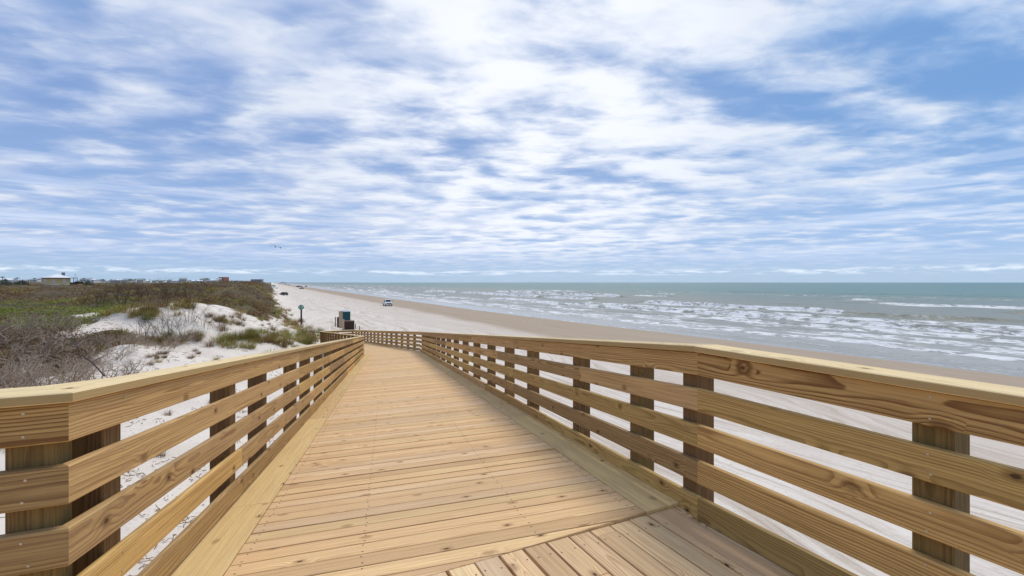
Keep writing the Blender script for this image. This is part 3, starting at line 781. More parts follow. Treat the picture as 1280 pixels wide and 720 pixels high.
def tri_tubes(segs, taper=.75):
    """segs: list of (p0, p1, r0, r1, tint) -> V,F,T as quads of three-sided tubes"""
    n = len(segs); P0 = np.array([s_[0] for s_ in segs]); P1 = np.array([s_[1] for s_ in segs])
    r0 = np.array([s_[2] for s_ in segs])[:, None]; r1 = np.array([s_[3] for s_ in segs])[:, None]; tt = np.array([s_[4] for s_ in segs])
    D = P1 - P0; D /= np.maximum(np.linalg.norm(D, axis=1, keepdims=True), 1e-9)
    ref = np.where(np.abs(D[:, 2:3]) < .9, np.array([[0, 0, 1.]]), np.array([[1., 0, 0]])); A = np.cross(D, ref); A /= np.linalg.norm(A, axis=1, keepdims=True); B = np.cross(D, A)
    vs = []
    for P, r_ in ((P0, r0), (P1, r1)):
        for q in range(3):
            a = q * 2.0944; vs.append(P + (A * math.cos(a) + B * math.sin(a)) * r_)
    V = np.stack(vs, 1).reshape(-1, 3); base = np.arange(n)[:, None] * 6
    F = np.concatenate([base + np.array([[i, (i + 1) % 3, 3 + (i + 1) % 3, 3 + i]]) for i in range(3)], 1).reshape(-1, 4)
    return V, F, np.repeat(tt, 6)

def twig_proto(seed, Rr=1.6, Hh=1.5, stems=26, depth=4, r=.014, spread=1.1, upright=.6, rad=1.0, lenf=1.0):
    rg = random.Random(seed); segs = []
    def grow(p, d_, L, r_, lev, tn):
        nseg = 2
        for _ in range(nseg):
            d_ = (d_ + Vector((rg.gauss(0, .22), rg.gauss(0, .22), rg.gauss(.02, .18)))).normalized(); q = p + d_ * (L / nseg)
            segs.append((tuple(p), tuple(q), r_, r_ * .82, tn)); p = q; r_ *= .82
            if lev > 0 and rg.random() < .75:
                dd_ = (d_ + Vector((rg.gauss(0, .75), rg.gauss(0, .75), rg.gauss(.1, .5)))).normalized(); grow(p, dd_, L * rg.uniform(.45, .8), r_ * .72, lev - 1, rg.random())
        if lev > 0:
            for _ in range(2):
                dd_ = (d_ + Vector((rg.gauss(0, .5), rg.gauss(0, .5), rg.gauss(.05, .35)))).normalized(); grow(p, dd_, L * rg.uniform(.5, .8), r_ * .75, lev - 1, rg.random())
    for _ in range(stems):
        a = rg.uniform(0, 6.283); q = math.sqrt(rg.random()) * Rr * rad * .75
        d_ = Vector((math.cos(a) * spread * rg.random(), math.sin(a) * spread * rg.random(), upright + rg.random() * .5)).normalized()
        grow(Vector((math.cos(a) * q, math.sin(a) * q, -.1)), d_, Hh * .42 * lenf * rg.uniform(.6, 1.1), r * rg.uniform(.8, 1.3), depth - 1, rg.random())
    return tri_tubes(segs)

def grass_proto(seed, n=60, h=.6, rad=.22, w=.012, lean=.5, curl=.6, segs=3):
    rg = np.random.RandomState(seed); a = rg.rand(n) * 6.283; q = np.sqrt(rg.rand(n)) * rad
    b = np.stack([np.cos(a) * q, np.sin(a) * q, np.full(n, -.05)], 1); a2 = a + rg.randn(n) * .7
    ld = np.stack([np.cos(a2), np.sin(a2), np.zeros(n)], 1); hh = h * (.5 + .6 * rg.rand(n)); le = lean * rg.rand(n)
    side = np.stack([-np.sin(a2), np.cos(a2), np.zeros(n)], 1); vs = []
    for k in range(segs + 1):
        f = k / segs; c = b + ld * ((le * f + curl * le * f * f) * hh)[:, None]; c[:, 2] += hh * (f - .35 * f * f * le)
        ww = w * (1 - f * .85) / 2; vs += [c - side * ww, c + side * ww]
    V = np.stack(vs, 1).reshape(-1, 3); m_ = 2 * (segs + 1); base = np.arange(n)[:, None] * m_
    F = np.concatenate([base + np.array([[2*k, 2*k+1, 2*k+3, 2*k+2]]) for k in range(segs)], 1).reshape(-1, 4)
    return V, F, np.repeat(rg.rand(n), m_)

def leafy_proto(seed, n=90, rad=.6, h=.5, leaf=.05):
    rg = np.random.RandomState(seed); a = rg.rand(n) * 6.283; e = np.arcsin(rg.rand(n)); q = rad * (.55 + .45 * rg.rand(n))
    lob = 1 + .3 * np.sin(a * 3 + seed) + .2 * np.sin(a * 5 + 2 * seed)
    c = np.stack([np.cos(a) * np.cos(e) * q * lob, np.sin(a) * np.cos(e) * q * lob, np.sin(e) * h * (.6 + .6 * rg.rand(n))], 1)
    d1_ = rg.randn(n, 3); d1_[:, 2] = np.abs(d1_[:, 2]) * .9; d1_ /= np.linalg.norm(d1_, axis=1, keepdims=True)
    d2_ = np.cross(d1_, rg.randn(n, 3)); d2_ /= np.linalg.norm(d2_, axis=1, keepdims=True)
    s_ = leaf * (.6 + .9 * rg.rand(n))[:, None]
    V = np.stack([c - d2_ * s_ * .4, c + d1_ * s_ * .5 - d2_ * s_ * 0, c + d1_ * s_ * 1.6 + d2_ * s_ * .3, c + d2_ * s_ * .5], 1).reshape(-1, 3)
    F = np.arange(4 * n).reshape(-1, 4); return V, F, np.repeat(rg.rand(n), 4)

def merge(protos, pts, scales, rots, tints, picks):
    Vs, Fs, Ts = [], [], []; off = 0
    for k, (V, F, T) in enumerate(protos):
        idx = np.where(picks == k)[0]
        if not len(idx): continue
        c, s_ = np.cos(rots[idx])[:, None], np.sin(rots[idx])[:, None]; sc = scales[idx]
        x = V[None, :, 0] * c - V[None, :, 1] * s_; y = V[None, :, 0] * s_ + V[None, :, 1] * c
        W_ = np.stack([x * sc[:, :1] + pts[idx, 0:1], y * sc[:, :1] + pts[idx, 1:2], V[None, :, 2] * sc[:, 1:2] + pts[idx, 2:3]], -1)
        Vs.append(W_.reshape(-1, 3)); Fs.append((F[None] + (np.arange(len(idx)) * len(V))[:, None, None] + off).reshape(-1, 4))
        Ts.append(((T[None] * .5 + tints[idx][:, None]) % 1.0).reshape(-1)); off += len(idx) * len(V)
    return np.concatenate(Vs), np.concatenate(Fs), np.concatenate(Ts)

# stems of scrub and grass carpeting the back dunes: nobody could count them
N = 30000
az = np.radians(nrs.uniform(-66, -1, N)); lr = np.exp(nrs.uniform(math.log(17), math.log(430), N))
X = np.sin(az) * lr; Y = np.cos(az) * lr; vm = vegmask(X, Y); hs = height(X, Y)
u_, v_ = UV(X, Y)
gb = np.zeros(N); bare = np.zeros(N)
for (px, Z, s_) in ((18, 50, 8), (75, 45, 6), (95, 36, 4), (35, 38, 6), (60, 60, 6)):
    cx, cy = at(px, Z); gb = np.maximum(gb, np.exp(-((X - cx) ** 2 + (Y - cy) ** 2) / (2 * s_ * s_)))
keep = nrs.rand(N) < ss(vm, .35, .7); pn = fbm(X / 11, Y / 11, 3, 120); pn2 = fbm(X / 6, Y / 6, 3, 130) + nrs.rand(N) * .25
typ = np.where(pn > .60, 1, 0); typ = np.where((pn2 > .68) & (pn < .60), 2, typ); typ = np.where(gb + nrs.rand(N) * .3 + (fbm(X / 4.5, Y / 4.5, 3, 141) - .5) * 1.6 > .66, 3, typ)
size = .55 + .0055 * np.minimum(lr, 190)
def scatter(sel, protos, name, mat, label, hf=1.0, base=1.0):
    i = np.where(sel)[0]
    if not len(i): return
    sc = np.stack([size[i] * base * nrs.uniform(.7, 1.35, len(i)), size[i] ** .75 * base * hf * nrs.uniform(.6, 1.3, len(i))], 1)
    V, F, T = merge(protos, np.stack([X[i], Y[i], hs[i] - .02], 1), sc, nrs.rand(len(i)) * 6.283, (fbm(X[i] / 9, Y[i] / 9, 3, 400) * 1.6 + nrs.rand(len(i)) * .25) % 1.0, nrs.randint(0, len(protos), len(i)))
    o = obj_np(name, V, F, mat, {'tint': ('FLOAT', T)}, smooth=False); tag(o, label, None, None, 'stuff')
scrubP = [leafy_proto(k, 70, .85, .62, .085) for k in range(5)]
twigP = [twig_proto(60 + k, .7, .95, 7, 3, .010, 1.0, .6) for k in range(3)]
grassP = [grass_proto(70 + k, 46, .62, .55, .035, .8, .6, 2) for k in range(4)]
scatter(keep & (typ == 0), scrubP, 'brown_dune_scrub', M['scrub'], 'low brown winter scrub covering the back dunes', .8)
scatter(keep & (typ == 1), scrubP + twigP, 'grey_dune_scrub', M['greyscrub'], 'grey leafless scrub in patches over the back dunes', .8)
scatter(keep & (typ == 2), grassP, 'ochre_dune_grass', M['ochre'], 'ochre dry grass in patches over the back dunes', .9)
scatter(keep & (typ == 3), scrubP + grassP, 'green_ground_cover', M['green'], 'bright green low plants in patches behind the sand dunes', .6)

# litter of twigs and dead leaves on the sand beside the boardwalk
N2 = 15000; az = np.radians(nrs.uniform(-62, -14, N2)); lr = np.exp(nrs.uniform(math.log(6), math.log(75), N2))
X2 = np.sin(az) * lr; Y2 = np.cos(az) * lr; u2, v2_ = UV(X2, Y2); cl = fbm(X2 / 1.6, Y2 / 1.6, 4, 200); w2 = foot(u2) - v2_
k2 = (cl + nrs.rand(N2) * .12 > np.where(lr < 20, .66, .565)) & (w2 > 0) & (w2 < 16); X2, Y2 = X2[k2], Y2[k2]; h2 = height(X2, Y2); segs = []
for x, y, z in zip(X2, Y2, h2):
    a = rng.uniform(0, 6.28); L_ = rng.uniform(.04, .16) * (1 + max(0, y - 15) * .03); p = Vector((x, y, z + .012)); tn = rng.random()
    for _ in range(3):
        a += rng.gauss(0, .25); q = p + Vector((math.cos(a) * L_ / 2, math.sin(a) * L_ / 2, rng.gauss(0, .02))); segs.append((tuple(p), tuple(q), .008 * (1 + y * .02), .006 * (1 + y * .02), tn)); p = q
V, F, T = tri_tubes(segs); o = obj_np('sand_litter', V, F, M['scrub'], {'tint': ('FLOAT', T)}, smooth=False)
tag(o, 'dark twigs and dead leaves scattered over the white sand', None, None, 'stuff')

# ---- shrubs one can tell apart
_ZS = np.exp(np.linspace(math.log(6), math.log(400), 900))
def hit(px, py):
    """where the line of sight through a picture point first meets the ground"""
    X_ = (px - 640) / FPX * _ZS; zr = EYE - (py - 353) / FPX * _ZS; hh_ = height(X_, _ZS); k = np.argmax(zr < hh_)
    return float(X_[k]), float(_ZS[k])
def plant(name, parts, label, cat, x, y, rz=0, sc=1.0, group=None, dzz=0):
    """parts: (part name, (V,F,T), material); single part -> one mesh"""
    if len(parts) == 1:
        pn_, (V, F, T), mt = parts[0]; o = obj_np(name, V, F, mt, {'tint': ('FLOAT', T)}, smooth=False)
    else:
        o = thing(name, label, cat)
        for pn_, (V, F, T), mt in parts: obj_np(pn_, V, F, mt, {'tint': ('FLOAT', T)}, smooth=False, parent=o)
    o.location = (x, y, H(x, y) + dzz); o.rotation_euler = (0, 0, rz); o.scale = (sc,) * 3
    return tag(o, label, cat, group)
def again(o, x, y, rz, sc, label=None, sz=1.0):
    r = dup(o, (x, y, H(x, y)), rz, label); r.scale = (sc, sc, sc * sz); return r
G = 'bare twiggy bushes below the left railing'
bushA = twig_proto(1, 2.4, 1.9, 44, 4, .030, 1.3, .5)
bushB = twig_proto(2, 2.1, 1.7, 40, 4, .028, 1.4, .4)
LB = 'tangled leafless grey bush filling the lower left behind the railing'
x, y = at(20, 15); b0 = plant('bare_bush', [('twigs', bushA, M['twig'])], LB, 'bush', x, y, 0, 1, G)
x, y = at(85, 17.5); b1 = plant('bare_bush', [('twigs', bushB, M['twig'])], LB, 'bush', x, y, 1, 1, G)
b1['label'] = 'wide leafless grey bush under the pink scrap, right of the leftmost bushes'
for k, (px, Z, sc, rz, lb) in enumerate(((-60, 13.5, 1.0, 2, 'nearest bare grey bush, cut off by the left edge just above the railing cap'), (-20, 18, 1.05, 3, 'bare grey bush cut off by the left edge behind the nearest bush'),
        (48, 21, 1.1, 4, 'bare grey bush behind the foot of the slanting dead branch'), (10, 25, 1.1, .5, 'bare grey bush at the left edge just in front of the green plants'), (128, 21.5, .75, 1.5, 'bare grey bush at the lower end of the dead branch beside white sand'),
        (95, 26, .95, 2.5, 'bare grey bush above the tip of the dead branch'), (60, 30, .9, 4.4, 'furthest bare grey bush below the green plants'), (-45, 26, 1.2, .3, 'bare grey bush just showing at the far left edge below the green plants'),
        (150, 29, .62, 5.2, 'low bare bush between the two sand slopes, furthest left of that row'), (195, 31, .6, .9, 'low bare bush in the hollow between the sand slopes, middle of that row'), (228, 33.5, .55, 2.1, 'low bare bush in the hollow nearest to the green grass band'))):
    x, y = at(px, Z); again(b0 if k % 2 else b1, x, y, rz, sc, lb)
# upright sparse shrubs on the sand ridge
G2 = 'upright leafless shrubs on the sand ridge'
shr = twig_proto(5, .8, 2.4, 9, 4, .016, .5, 1.0, 1.0, 1.0)
s0 = plant('leafless_shrub', [('stems', shr, M['stem'])], 'thin upright leafless shrub in the hollow between the sand slopes', 'shrub', *hit(222, 425), 0, .85, G2)
for px, py, sc, rz in ((205, 418, .9, 1), (196, 428, .6, 2), (258, 412, .7, 3), (240, 402, .8, 4), (178, 425, .85, 5), (232, 385, 1.0, .4), (210, 384, 1.1, 2.2), (160, 388, 1.1, 3.3), (185, 380, 1.2, .2), (250, 375, 1.1, 1.2), (150, 378, 1.3, 1.9), (276, 410, .5, 2.9), (130, 382, 1.2, 4.1), (170, 372, 1.3, 5.5), (222, 374, 1.2, 2.5)):
    x, y = hit(px, py); again(s0, x, y, rz, sc, 'thin leafless shrub at the back edge of the upper sand slope' if py < 392 else ('thin upright leafless shrub in the hollow between the sand slopes' if py > 415 else 'thin leafless shrub on the open upper sand slope'))
# fallen dark branch lying over the bushes
br = []; p = Vector((-.0, 0, 0))
pa = at(68, 17.0); pb = at(131, 15.2); za, zb = EYE - (404 - 353) / FPX * 17.0, EYE - (470 - 353) / FPX * 15.2
A0 = Vector((pb[0], pb[1], zb)); A1 = Vector((pa[0], pa[1], za)); prev = A0; rg_ = random.Random(3)
for k in range(1, 9):
    q = A0.lerp(A1, k / 8) + Vector((rg_.gauss(0, .03), rg_.gauss(0, .03), rg_.gauss(0, .04)))
    br.append((tuple(prev - A0), tuple(q - A0), .034 - .0033 * k, .034 - .0033 * (k + 1), .4))
    if k > 1:
        for _ in range(2):
            e = Vector((rg_.gauss(-.2, .35), rg_.gauss(0, .3), rg_.uniform(.1, .6))); br.append((tuple(q - A0), tuple(q - A0 + e), .012, .005, .2))
            br.append((tuple(q - A0 + e), tuple(q - A0 + e * 1.5 + Vector((rg_.gauss(0, .15), 0, .1))), .006, .004, .6))
    prev = q
V, F, T = tri_tubes(br); o = obj_np('dead_branch', V, F, M['stem'], {'tint': ('FLOAT', T)}, smooth=False, loc=A0); tag(o, 'dark dead branch slanting across the grey bushes', 'branch')

# grass tufts on the dune sand
G3 = 'grass tufts on the sand dunes'
tg = [grass_proto(300 + k, 110, .75, .34, .022, .9, .8, 3) for k in range(3)]
greenT = plant('grass_tuft', [('b', tg[0], M['green'])], 'green dune grass growing in the band beyond the left railing', 'grass tuft', *at(340, 36), 0, 1.0, 'green grass tufts beyond the left railing')
ochT = plant('grass_tuft', [('b', tg[1], M['ochre'])], 'ochre dune grass tuft on the sand dunes', 'grass tuft', *at(300, 36), 0, 1.0, 'ochre grass tufts on the sand dunes')
brT = plant('grass_tuft', [('b', tg[2], M['scrub'])], 'dark brown dry tuft on the white sand', 'grass tuft', *at(262, 34), 0, .8, 'brown dry tufts on the white sand')
def place_band(pts, mixw, n, jx, jy, s=(.7, 1.25), where=None):
    """plants spread along a line of picture points, each standing where that line of sight meets the sand"""
    for _ in range(n):
        f = rng.random() * (len(pts) - 1); i = int(f); f -= i
        px = pts[i][0] * (1 - f) + pts[i + 1][0] * f + rng.gauss(0, jx); py = pts[i][1] * (1 - f) + pts[i + 1][1] * f + rng.gauss(0, jy)
        x, y = hit(px, max(py, 357))
        if y > 300: continue
        src = rng.choices((greenT, ochT, brT), mixw)[0]; again(src, x, y, rng.uniform(0, 6.28), rng.uniform(*s), ({greenT: 'green dune grass tuft ', ochT: 'ochre dune grass tuft ', brT: 'dark brown dry tuft '}[src] + where) if where else None)
place_band([(272, 428), (320, 424), (360, 425), (398, 425)], (5, 5, 2), 84, 6, 5, where='in the thick grass band just beyond the left railing')
place_band([(330, 378), (345, 388), (362, 402), (378, 414), (394, 425)], (2, 5, 4), 62, 5, 4, (.85, 1.45), where='on the seaward foot of the dune beside the beach')
place_band([(130, 398), (160, 394), (195, 392), (215, 384), (240, 380), (270, 376), (300, 378), (325, 380)], (1, 7, 3), 50, 10, 4, (.5, 1.3), where='along the top edge of the upper sand slope')
place_band([(265, 402), (300, 398), (335, 397)], (2, 4, 6), 42, 14, 5, (.35, .8), where='in the middle of the bare upper sand slope')
place_band([(180, 425), (215, 428), (250, 422)], (1, 3, 6), 28, 14, 4, (.5, .9), where='in the hollow between the two sand slopes')
place_band([(170, 455), (215, 448), (260, 440)], (0, 1, 6), 19, 16, 5, (.25, .5), where='on the lower sand slope right above the railing cap')
for px, Z, s_ in ((228, 13.5, .42), (231, 13.7, .36),): again(greenT, *at(px, Z), 1, s_, 'small green tuft on the sand seen between the left rails')
for px, Z in ((200, 14), (172, 15), (182, 11.5), (265, 22), (210, 19), (195, 24), (170, 23), (205, 27)):
    again(brT, *at(px, Z), px, .38, 'small brown dry tuft on the sand seen between the left rails')
# ------------------------------------------------------------------ materials for built things
M['white'] = plain('white_paint', (.72, .73, .73), .35, var=.08); M['glass'] = plain('dark_window_glass', (.03, .04, .05), .25, spec=.15)
M['tyre'] = plain('tyre_rubber', (.025, .025, .025), .8); M['rim'] = plain('alloy', (.35, .35, .36), .35, .6)
M['black'] = plain('black_plastic', (.03, .03, .03), .5); M['lamp'] = plain('headlamp_lens', (.55, .56, .58), .15)
M['darkcar'] = plain('dark_car_paint', (.03, .032, .04), .3); M['greycar'] = plain('grey_car_paint', (.22, .23, .25), .3); M['redcar'] = plain('red_car_paint', (.30, .04, .03), .35)
M['teal'] = plain('teal_plastic', (.003, .075, .08), .45); M['palewhite'] = plain('translucent_white_plastic', (.78, .78, .76), .5)
M['tan'] = plain('tan_boards', (.48, .35, .24), .8, var=.25, scale=3); M['brown'] = plain('dark_brown_boards', (.06, .026, .018), .8, var=.3, scale=4)
M['pole'] = plain('weathered_post', (.16, .125, .095), .85, var=.3); M['creosote'] = plain('dark_creosoted_post', (.035, .022, .02), .8, var=.3)
M['signgreen'] = plain('green_sign_face', (.01, .20, .10), .4); M['signwhite'] = plain('white_sign_letters', (.8, .85, .82), .4)
M['yellow'] = plain('mustard_siding', (.66, .47, .22), .7, var=.1, scale=1); M['roofwhite'] = plain('white_metal_roof', (.80, .81, .82), .4, var=.05)
M['chim'] = plain('grey_brown_flue', (.24, .19, .17), .8); M['shade'] = plain('dark_stained_timber', (.055, .04, .035), .8)
M['trimred'] = plain('reddish_eave', (.25, .10, .07), .7); M['red'] = plain('red_facade', (.42, .16, .12), .7); M['cream'] = plain('cream_siding', (.62, .58, .50), .7); M['greysid'] = plain('grey_siding', (.40, .43, .45), .7)
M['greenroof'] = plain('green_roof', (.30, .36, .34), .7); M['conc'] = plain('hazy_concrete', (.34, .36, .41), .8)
M['feather'] = plain('brown_grey_feathers', (.07, .062, .058), .8)

def ground_at(px, ybase, z0=8):
    """the place on the sand that shows at picture column px, row ybase"""
    Z = 60.0
    for _ in range(40):
        x, y = at(px, Z); Z = .5 * Z + .5 * FPX * (EYE - H(x, y)) / (ybase - 353)
    x, y = at(px, Z); return x, y, H(x, y)

def vehicle(name, label, cat, kind, paint, loc, rz, group=None, fine=True):
    o = thing(name, label, cat, loc, rz, group); w = .98
    # side outline, front at +y ; (y, z)
    if kind == 'pickup':
        body = [(-2.85, .62), (-2.85, 1.12), (-.75, 1.14), (-.7, 1.16), (1.05, 1.16), (1.35, 1.14), (2.55, 1.05), (2.78, .92), (2.82, .55), (2.35, .45), (2.2, .72), (1.95, .88), (1.6, .88), (1.38, .72), (1.3, .42), (-1.35, .42), (-1.42, .72), (-1.65, .88), (-2.0, .88), (-2.25, .72), (-2.35, .5)]
        cab = [(-.95, 1.14), (-.82, 1.82), (-.6, 1.90), (.35, 1.90), (.62, 1.82), (1.32, 1.14)]
        wy = (1.78, -1.82)
    else:
        body = [(-2.25, .5), (-2.3, 1.02), (-.7, 1.06), (1.0, 1.02), (2.05, .9), (2.25, .75), (2.25, .42), (1.9, .4), (1.75, .68), (1.4, .78), (1.05, .68), (.95, .36), (-.95, .36), (-1.05, .68), (-1.4, .78), (-1.75, .68), (-1.9, .4)]
        cab = [(-2.1, 1.03), (-1.75, 1.62), (-1.45, 1.70), (.1, 1.70), (.35, 1.64), (1.05, 1.02)]
        wy = (1.4, -1.4)
    mb = MB(); n = len(body)
    mb.loft([[(-w + .06, a, b) for a, b in body], [(-w, a, b * .985 + .01) for a, b in body], [(w, a, b * .985 + .01) for a, b in body], [(w - .06, a, b) for a, b in body]], 0, cap=True)
    if kind == 'pickup':
        for sx in (-1, 1): mb.box((min(sx*w, sx*(w-.12)), -2.8, 1.1), (max(sx*w, sx*(w-.12)), -.95, 1.27))
        mb.box((-w, -2.88, .7), (w, -2.78, 1.26))
    mb.build('body', paint, o)
    mb = MB(); tw_ = .16
    def rg(x_): return [(x_ * (1 - (b - 1.1) * tw_ / .8 * 1.2) if b > 1.2 else x_, a, b) for a, b in cab]
    mb.loft([rg(-w + .05), rg(w - .05)], 0, cap=True); mb.build('cab', paint, o)
    zt = max(b for a, b in cab); f0, f1 = cab[-1], cab[-2]; 
    mb = MB(); q = .012
    mb.add([(-.78, f0[0] - .06 + q, f0[1] + .07), (.78, f0[0] - .06 + q, f0[1] + .07), (.68, f1[0] + q + .04, f1[1] - .03), (-.68, f1[0] + q + .04, f1[1] - .03)], [(0, 1, 2, 3)]); mb.build('windshield', M['glass'], o)
    yb = cab[0][0]
    for sx in (-1, 1):
        mb = MB(); mb.add([(sx * (w - .03), yb + .22, 1.22), (sx * (w - .03), f0[0] - .25, 1.22), (sx * (w - .145), f1[0] - .05, zt - .16), (sx * (w - .145), yb + .3, zt - .16)], [(0, 1, 2, 3)]); mb.build('side_window', M['glass'], o)
    yf = max(a for a, b in body)
    mb = MB(); mb.box((-.62, yf - .04, .72), (.62, yf + .02, .96)); mb.build('grille', M['black'], o)
    mb = MB(); mb.box((-w + .02, yf - .06, .40), (w - .02, yf + .1, .60), 0, .03); mb.build('bumper', M['rim'] if kind == 'pickup' else paint, o)
    for sx in (-1, 1):
        mb = MB(); mb.box((min(sx*.64, sx*.93), yf - .06, .74), (max(sx*.64, sx*.93), yf + .015, .93), 0, .02); mb.build('headlight', M['lamp'], o)
        mb = MB(); mb.box((min(sx*1.0, sx*1.22), f0[0] - .35, 1.2), (max(sx*1.0, sx*1.22), f0[0] - .22, 1.42), 0, .02); mb.build('mirror', M['black'], o)
        for yy in wy:
            mb = MB(); mb.cyl((sx * .98, yy, .39), (sx * .72, yy, .39), .39, .39, 18); tyre = mb.build('wheel', M['tyre'], o)
            mb = MB(); mb.cyl((sx * .99, yy, .39), (sx * .9, yy, .39), .23, .2, 12); mb.build('rim', M['rim'], tyre)
    return o
x, y, z = ground_at(484.5, 382.2)
vehicle('pickup_truck', 'white pickup truck driving towards the viewer on the beach near the surf', 'pickup truck', 'pickup', M['white'], (x, y, z - .03), R(180 + 24))
# far parked vehicles
x, y, z = ground_at(354.5, 369.2)
vehicle('parked_car', 'black car low on the beach left of the middle, nearest of the dark cars', 'car', 'suv', M['darkcar'], (x, y, z - .1), R(62), 'vehicles far down the beach')
gp = 'vehicles far down the beach'
g0 = vehicle('parked_car', 'grey car on the damp sand near the surf under the long dark shape', 'car', 'suv', M['greycar'], ground_at(377, 361.3), R(80), gp)
w0 = vehicle('parked_car', 'white car close to the dune foot far down the beach', 'car', 'suv', M['white'], ground_at(345.6, 361.2), R(20), gp)
k0 = vehicle('parked_car', 'dark car among the far vehicles near the waterline', 'car', 'suv', M['darkcar'], ground_at(360.8, 356.6), R(75), gp)
for src, px, yb, rz, lb in ((w0, 341.5, 359.6, 10, None), (k0, 341.2, 357.6, 0, 'dark car parked hard against the dune foot'), (w0, 343.6, 358.2, 40, 'far white car beside the dune foot, smaller than its neighbour'),
                            (g0, 357.5, 356.2, 80, 'tiny grey car beside the dark far car'), (w0, 355, 356.0, 80, 'tiny white car left of the far grey car'), (g0, 349.5, 355.4, 80, 'faint grey speck of a car near the pier'), (k0, 382.5, 358.3, 80, 'small dark car at the edge of the shallow water'), (w0, 374.0, 358.2, 85, 'far white car right behind the low dark trailer')):
    dup(src, ground_at(px, yb), R(rz), lb or 'white car right against the dune foot beside the green canopy')
# low long trailer
x, y, z = ground_at(373.8, 358.8); o = thing('flat_trailer', 'long low dark trailer standing at the waterline far away', 'trailer', (x, y, z), R(10))
mb = MB(); mb.box((-4.2, -1.1, .7), (4.2, 1.1, 1.9), 0, .05); mb.build('trailer_box', M['darkcar'], o)
mb = MB(); mb.box((4.2, -.1, .6), (5.6, .1, .72)); mb.build('drawbar', M['black'], o)
for xx in (-2.2, -1.2):
    for sy in (-1, 1): mb = MB(); mb.cyl((xx, sy * 1.15, .42), (xx, sy * .9, .42), .42, .42, 12); mb.build('wheel', M['tyre'], o)
# beach canopy
x, y, z = ground_at(341.4, 361.5); o = thing('beach_canopy', 'green beach canopy at the foot of the dunes', 'canopy', (x, y, z), .3)
mb = MB(); mb.add([(-1.5, -1.5, 2.1), (1.5, -1.5, 2.1), (1.5, 1.5, 2.1), (-1.5, 1.5, 2.1), (0, 0, 2.8), (-1.5, -1.5, 1.85), (1.5, -1.5, 1.85), (1.5, 1.5, 1.85), (-1.5, 1.5, 1.85)], [(0,1,4),(1,2,4),(2,3,4),(3,0,4),(5,6,1,0),(6,7,2,1),(7,8,3,2),(8,5,0,3)]); mb.build('canopy_cloth', M['signgreen'], o)
for sx in (-1.45, 1.45):
    for sy in (-1.45, 1.45): mb = MB(); mb.cyl((sx, sy, 0), (sx, sy, 2.1), .03, .03, 6); mb.build('leg', M['rim'], o)

# numbered beach marker
x, y, z = ground_at(376.6, 406.0)
o = thing('beach_marker', 'green numbered beach marker on a tall dark post', 'marker sign', (x, y, z), R(12))
ht = 20.5 / FPX * y
mb = MB(); mb.cyl((0, 0, -.5), (0, 0, ht), .125, .115, 12); mb.build('post', M['creosote'], o)
cz = 24.5 / FPX * y - .30; rr_ = .40
octo = [(math.cos(R(22.5 + 45 * k)) * rr_, math.sin(R(22.5 + 45 * k)) * rr_ * .92) for k in range(8)]
mb = MB(); mb.prism([(a, b + cz) for a, b in octo], 'y', -.17, -.14); sg = mb.build('sign_plate', M['signgreen'], o)
mb = MB(); mb.prism([(a * 1.09, b * 1.09 + cz) for a, b in octo], 'y', -.139, -.12); mb.build('border', M['signwhite'], sg)
mb = MB()
for lo, hi in (((-.20, -.178, -.2), (-.13, -.171, .2)), ((-.27, -.178, .12), (-.20, -.171, .18)), ((.0, -.178, .13), (.25, -.171, .2))): mb.box((lo[0], lo[1], lo[2] + cz), (hi[0], hi[1], hi[2] + cz))
mb.prism([(.02, -.2 + cz), (.10, -.2 + cz), (.25, .13 + cz), (.17, .13 + cz)], 'y', -.178, -.171)
mb.build('number', M['signwhite'], sg)

# portable toilet
x, y = at(432.8, 72); z = H(x, y); o = thing('portable_toilet', 'teal portable toilet with a white roof on the beach', 'portable toilet', (x, y, z), R(18))
mb = MB(); mb.box((-.60, -.60, .12), (.60, .60, 2.06), 0, .04)
for k in range(5): mb.box((-.5 + .22 * k, -.625, .25), (-.42 + .22 * k, -.598, 1.9))
mb.build('cabin', M['teal'], o)
mb = MB(); mb.box((-.62, -.62, 0), (.62, .62, .12)); mb.build('base', M['black'], o)
mb = MB(); mb.loft([[(-.64, -.64, 2.06), (.64, -.64, 2.06), (.64, .64, 2.06), (-.64, .64, 2.06)], [(-.60, -.6, 2.16), (.60, -.6, 2.16), (.60, .6, 2.16), (-.60, .6, 2.16)], [(-.18, -.5, 2.34), (.18, -.5, 2.34), (.18, .5, 2.34), (-.18, .5, 2.34)]], 0, cap=True)
mb.cyl((.35, .4, 2.1), (.35, .4, 2.5), .05, .05, 8); mb.build('roof', M['palewhite'], o)
mb = MB(); mb.box((-.625, -.35, .25), (-.605, .35, 1.95)); dr = mb.build('door', M['teal'], o); mb = MB(); mb.box((-.65, .2, 1.0), (-.62, .3, 1.1)); mb.build('handle', M['black'], dr)
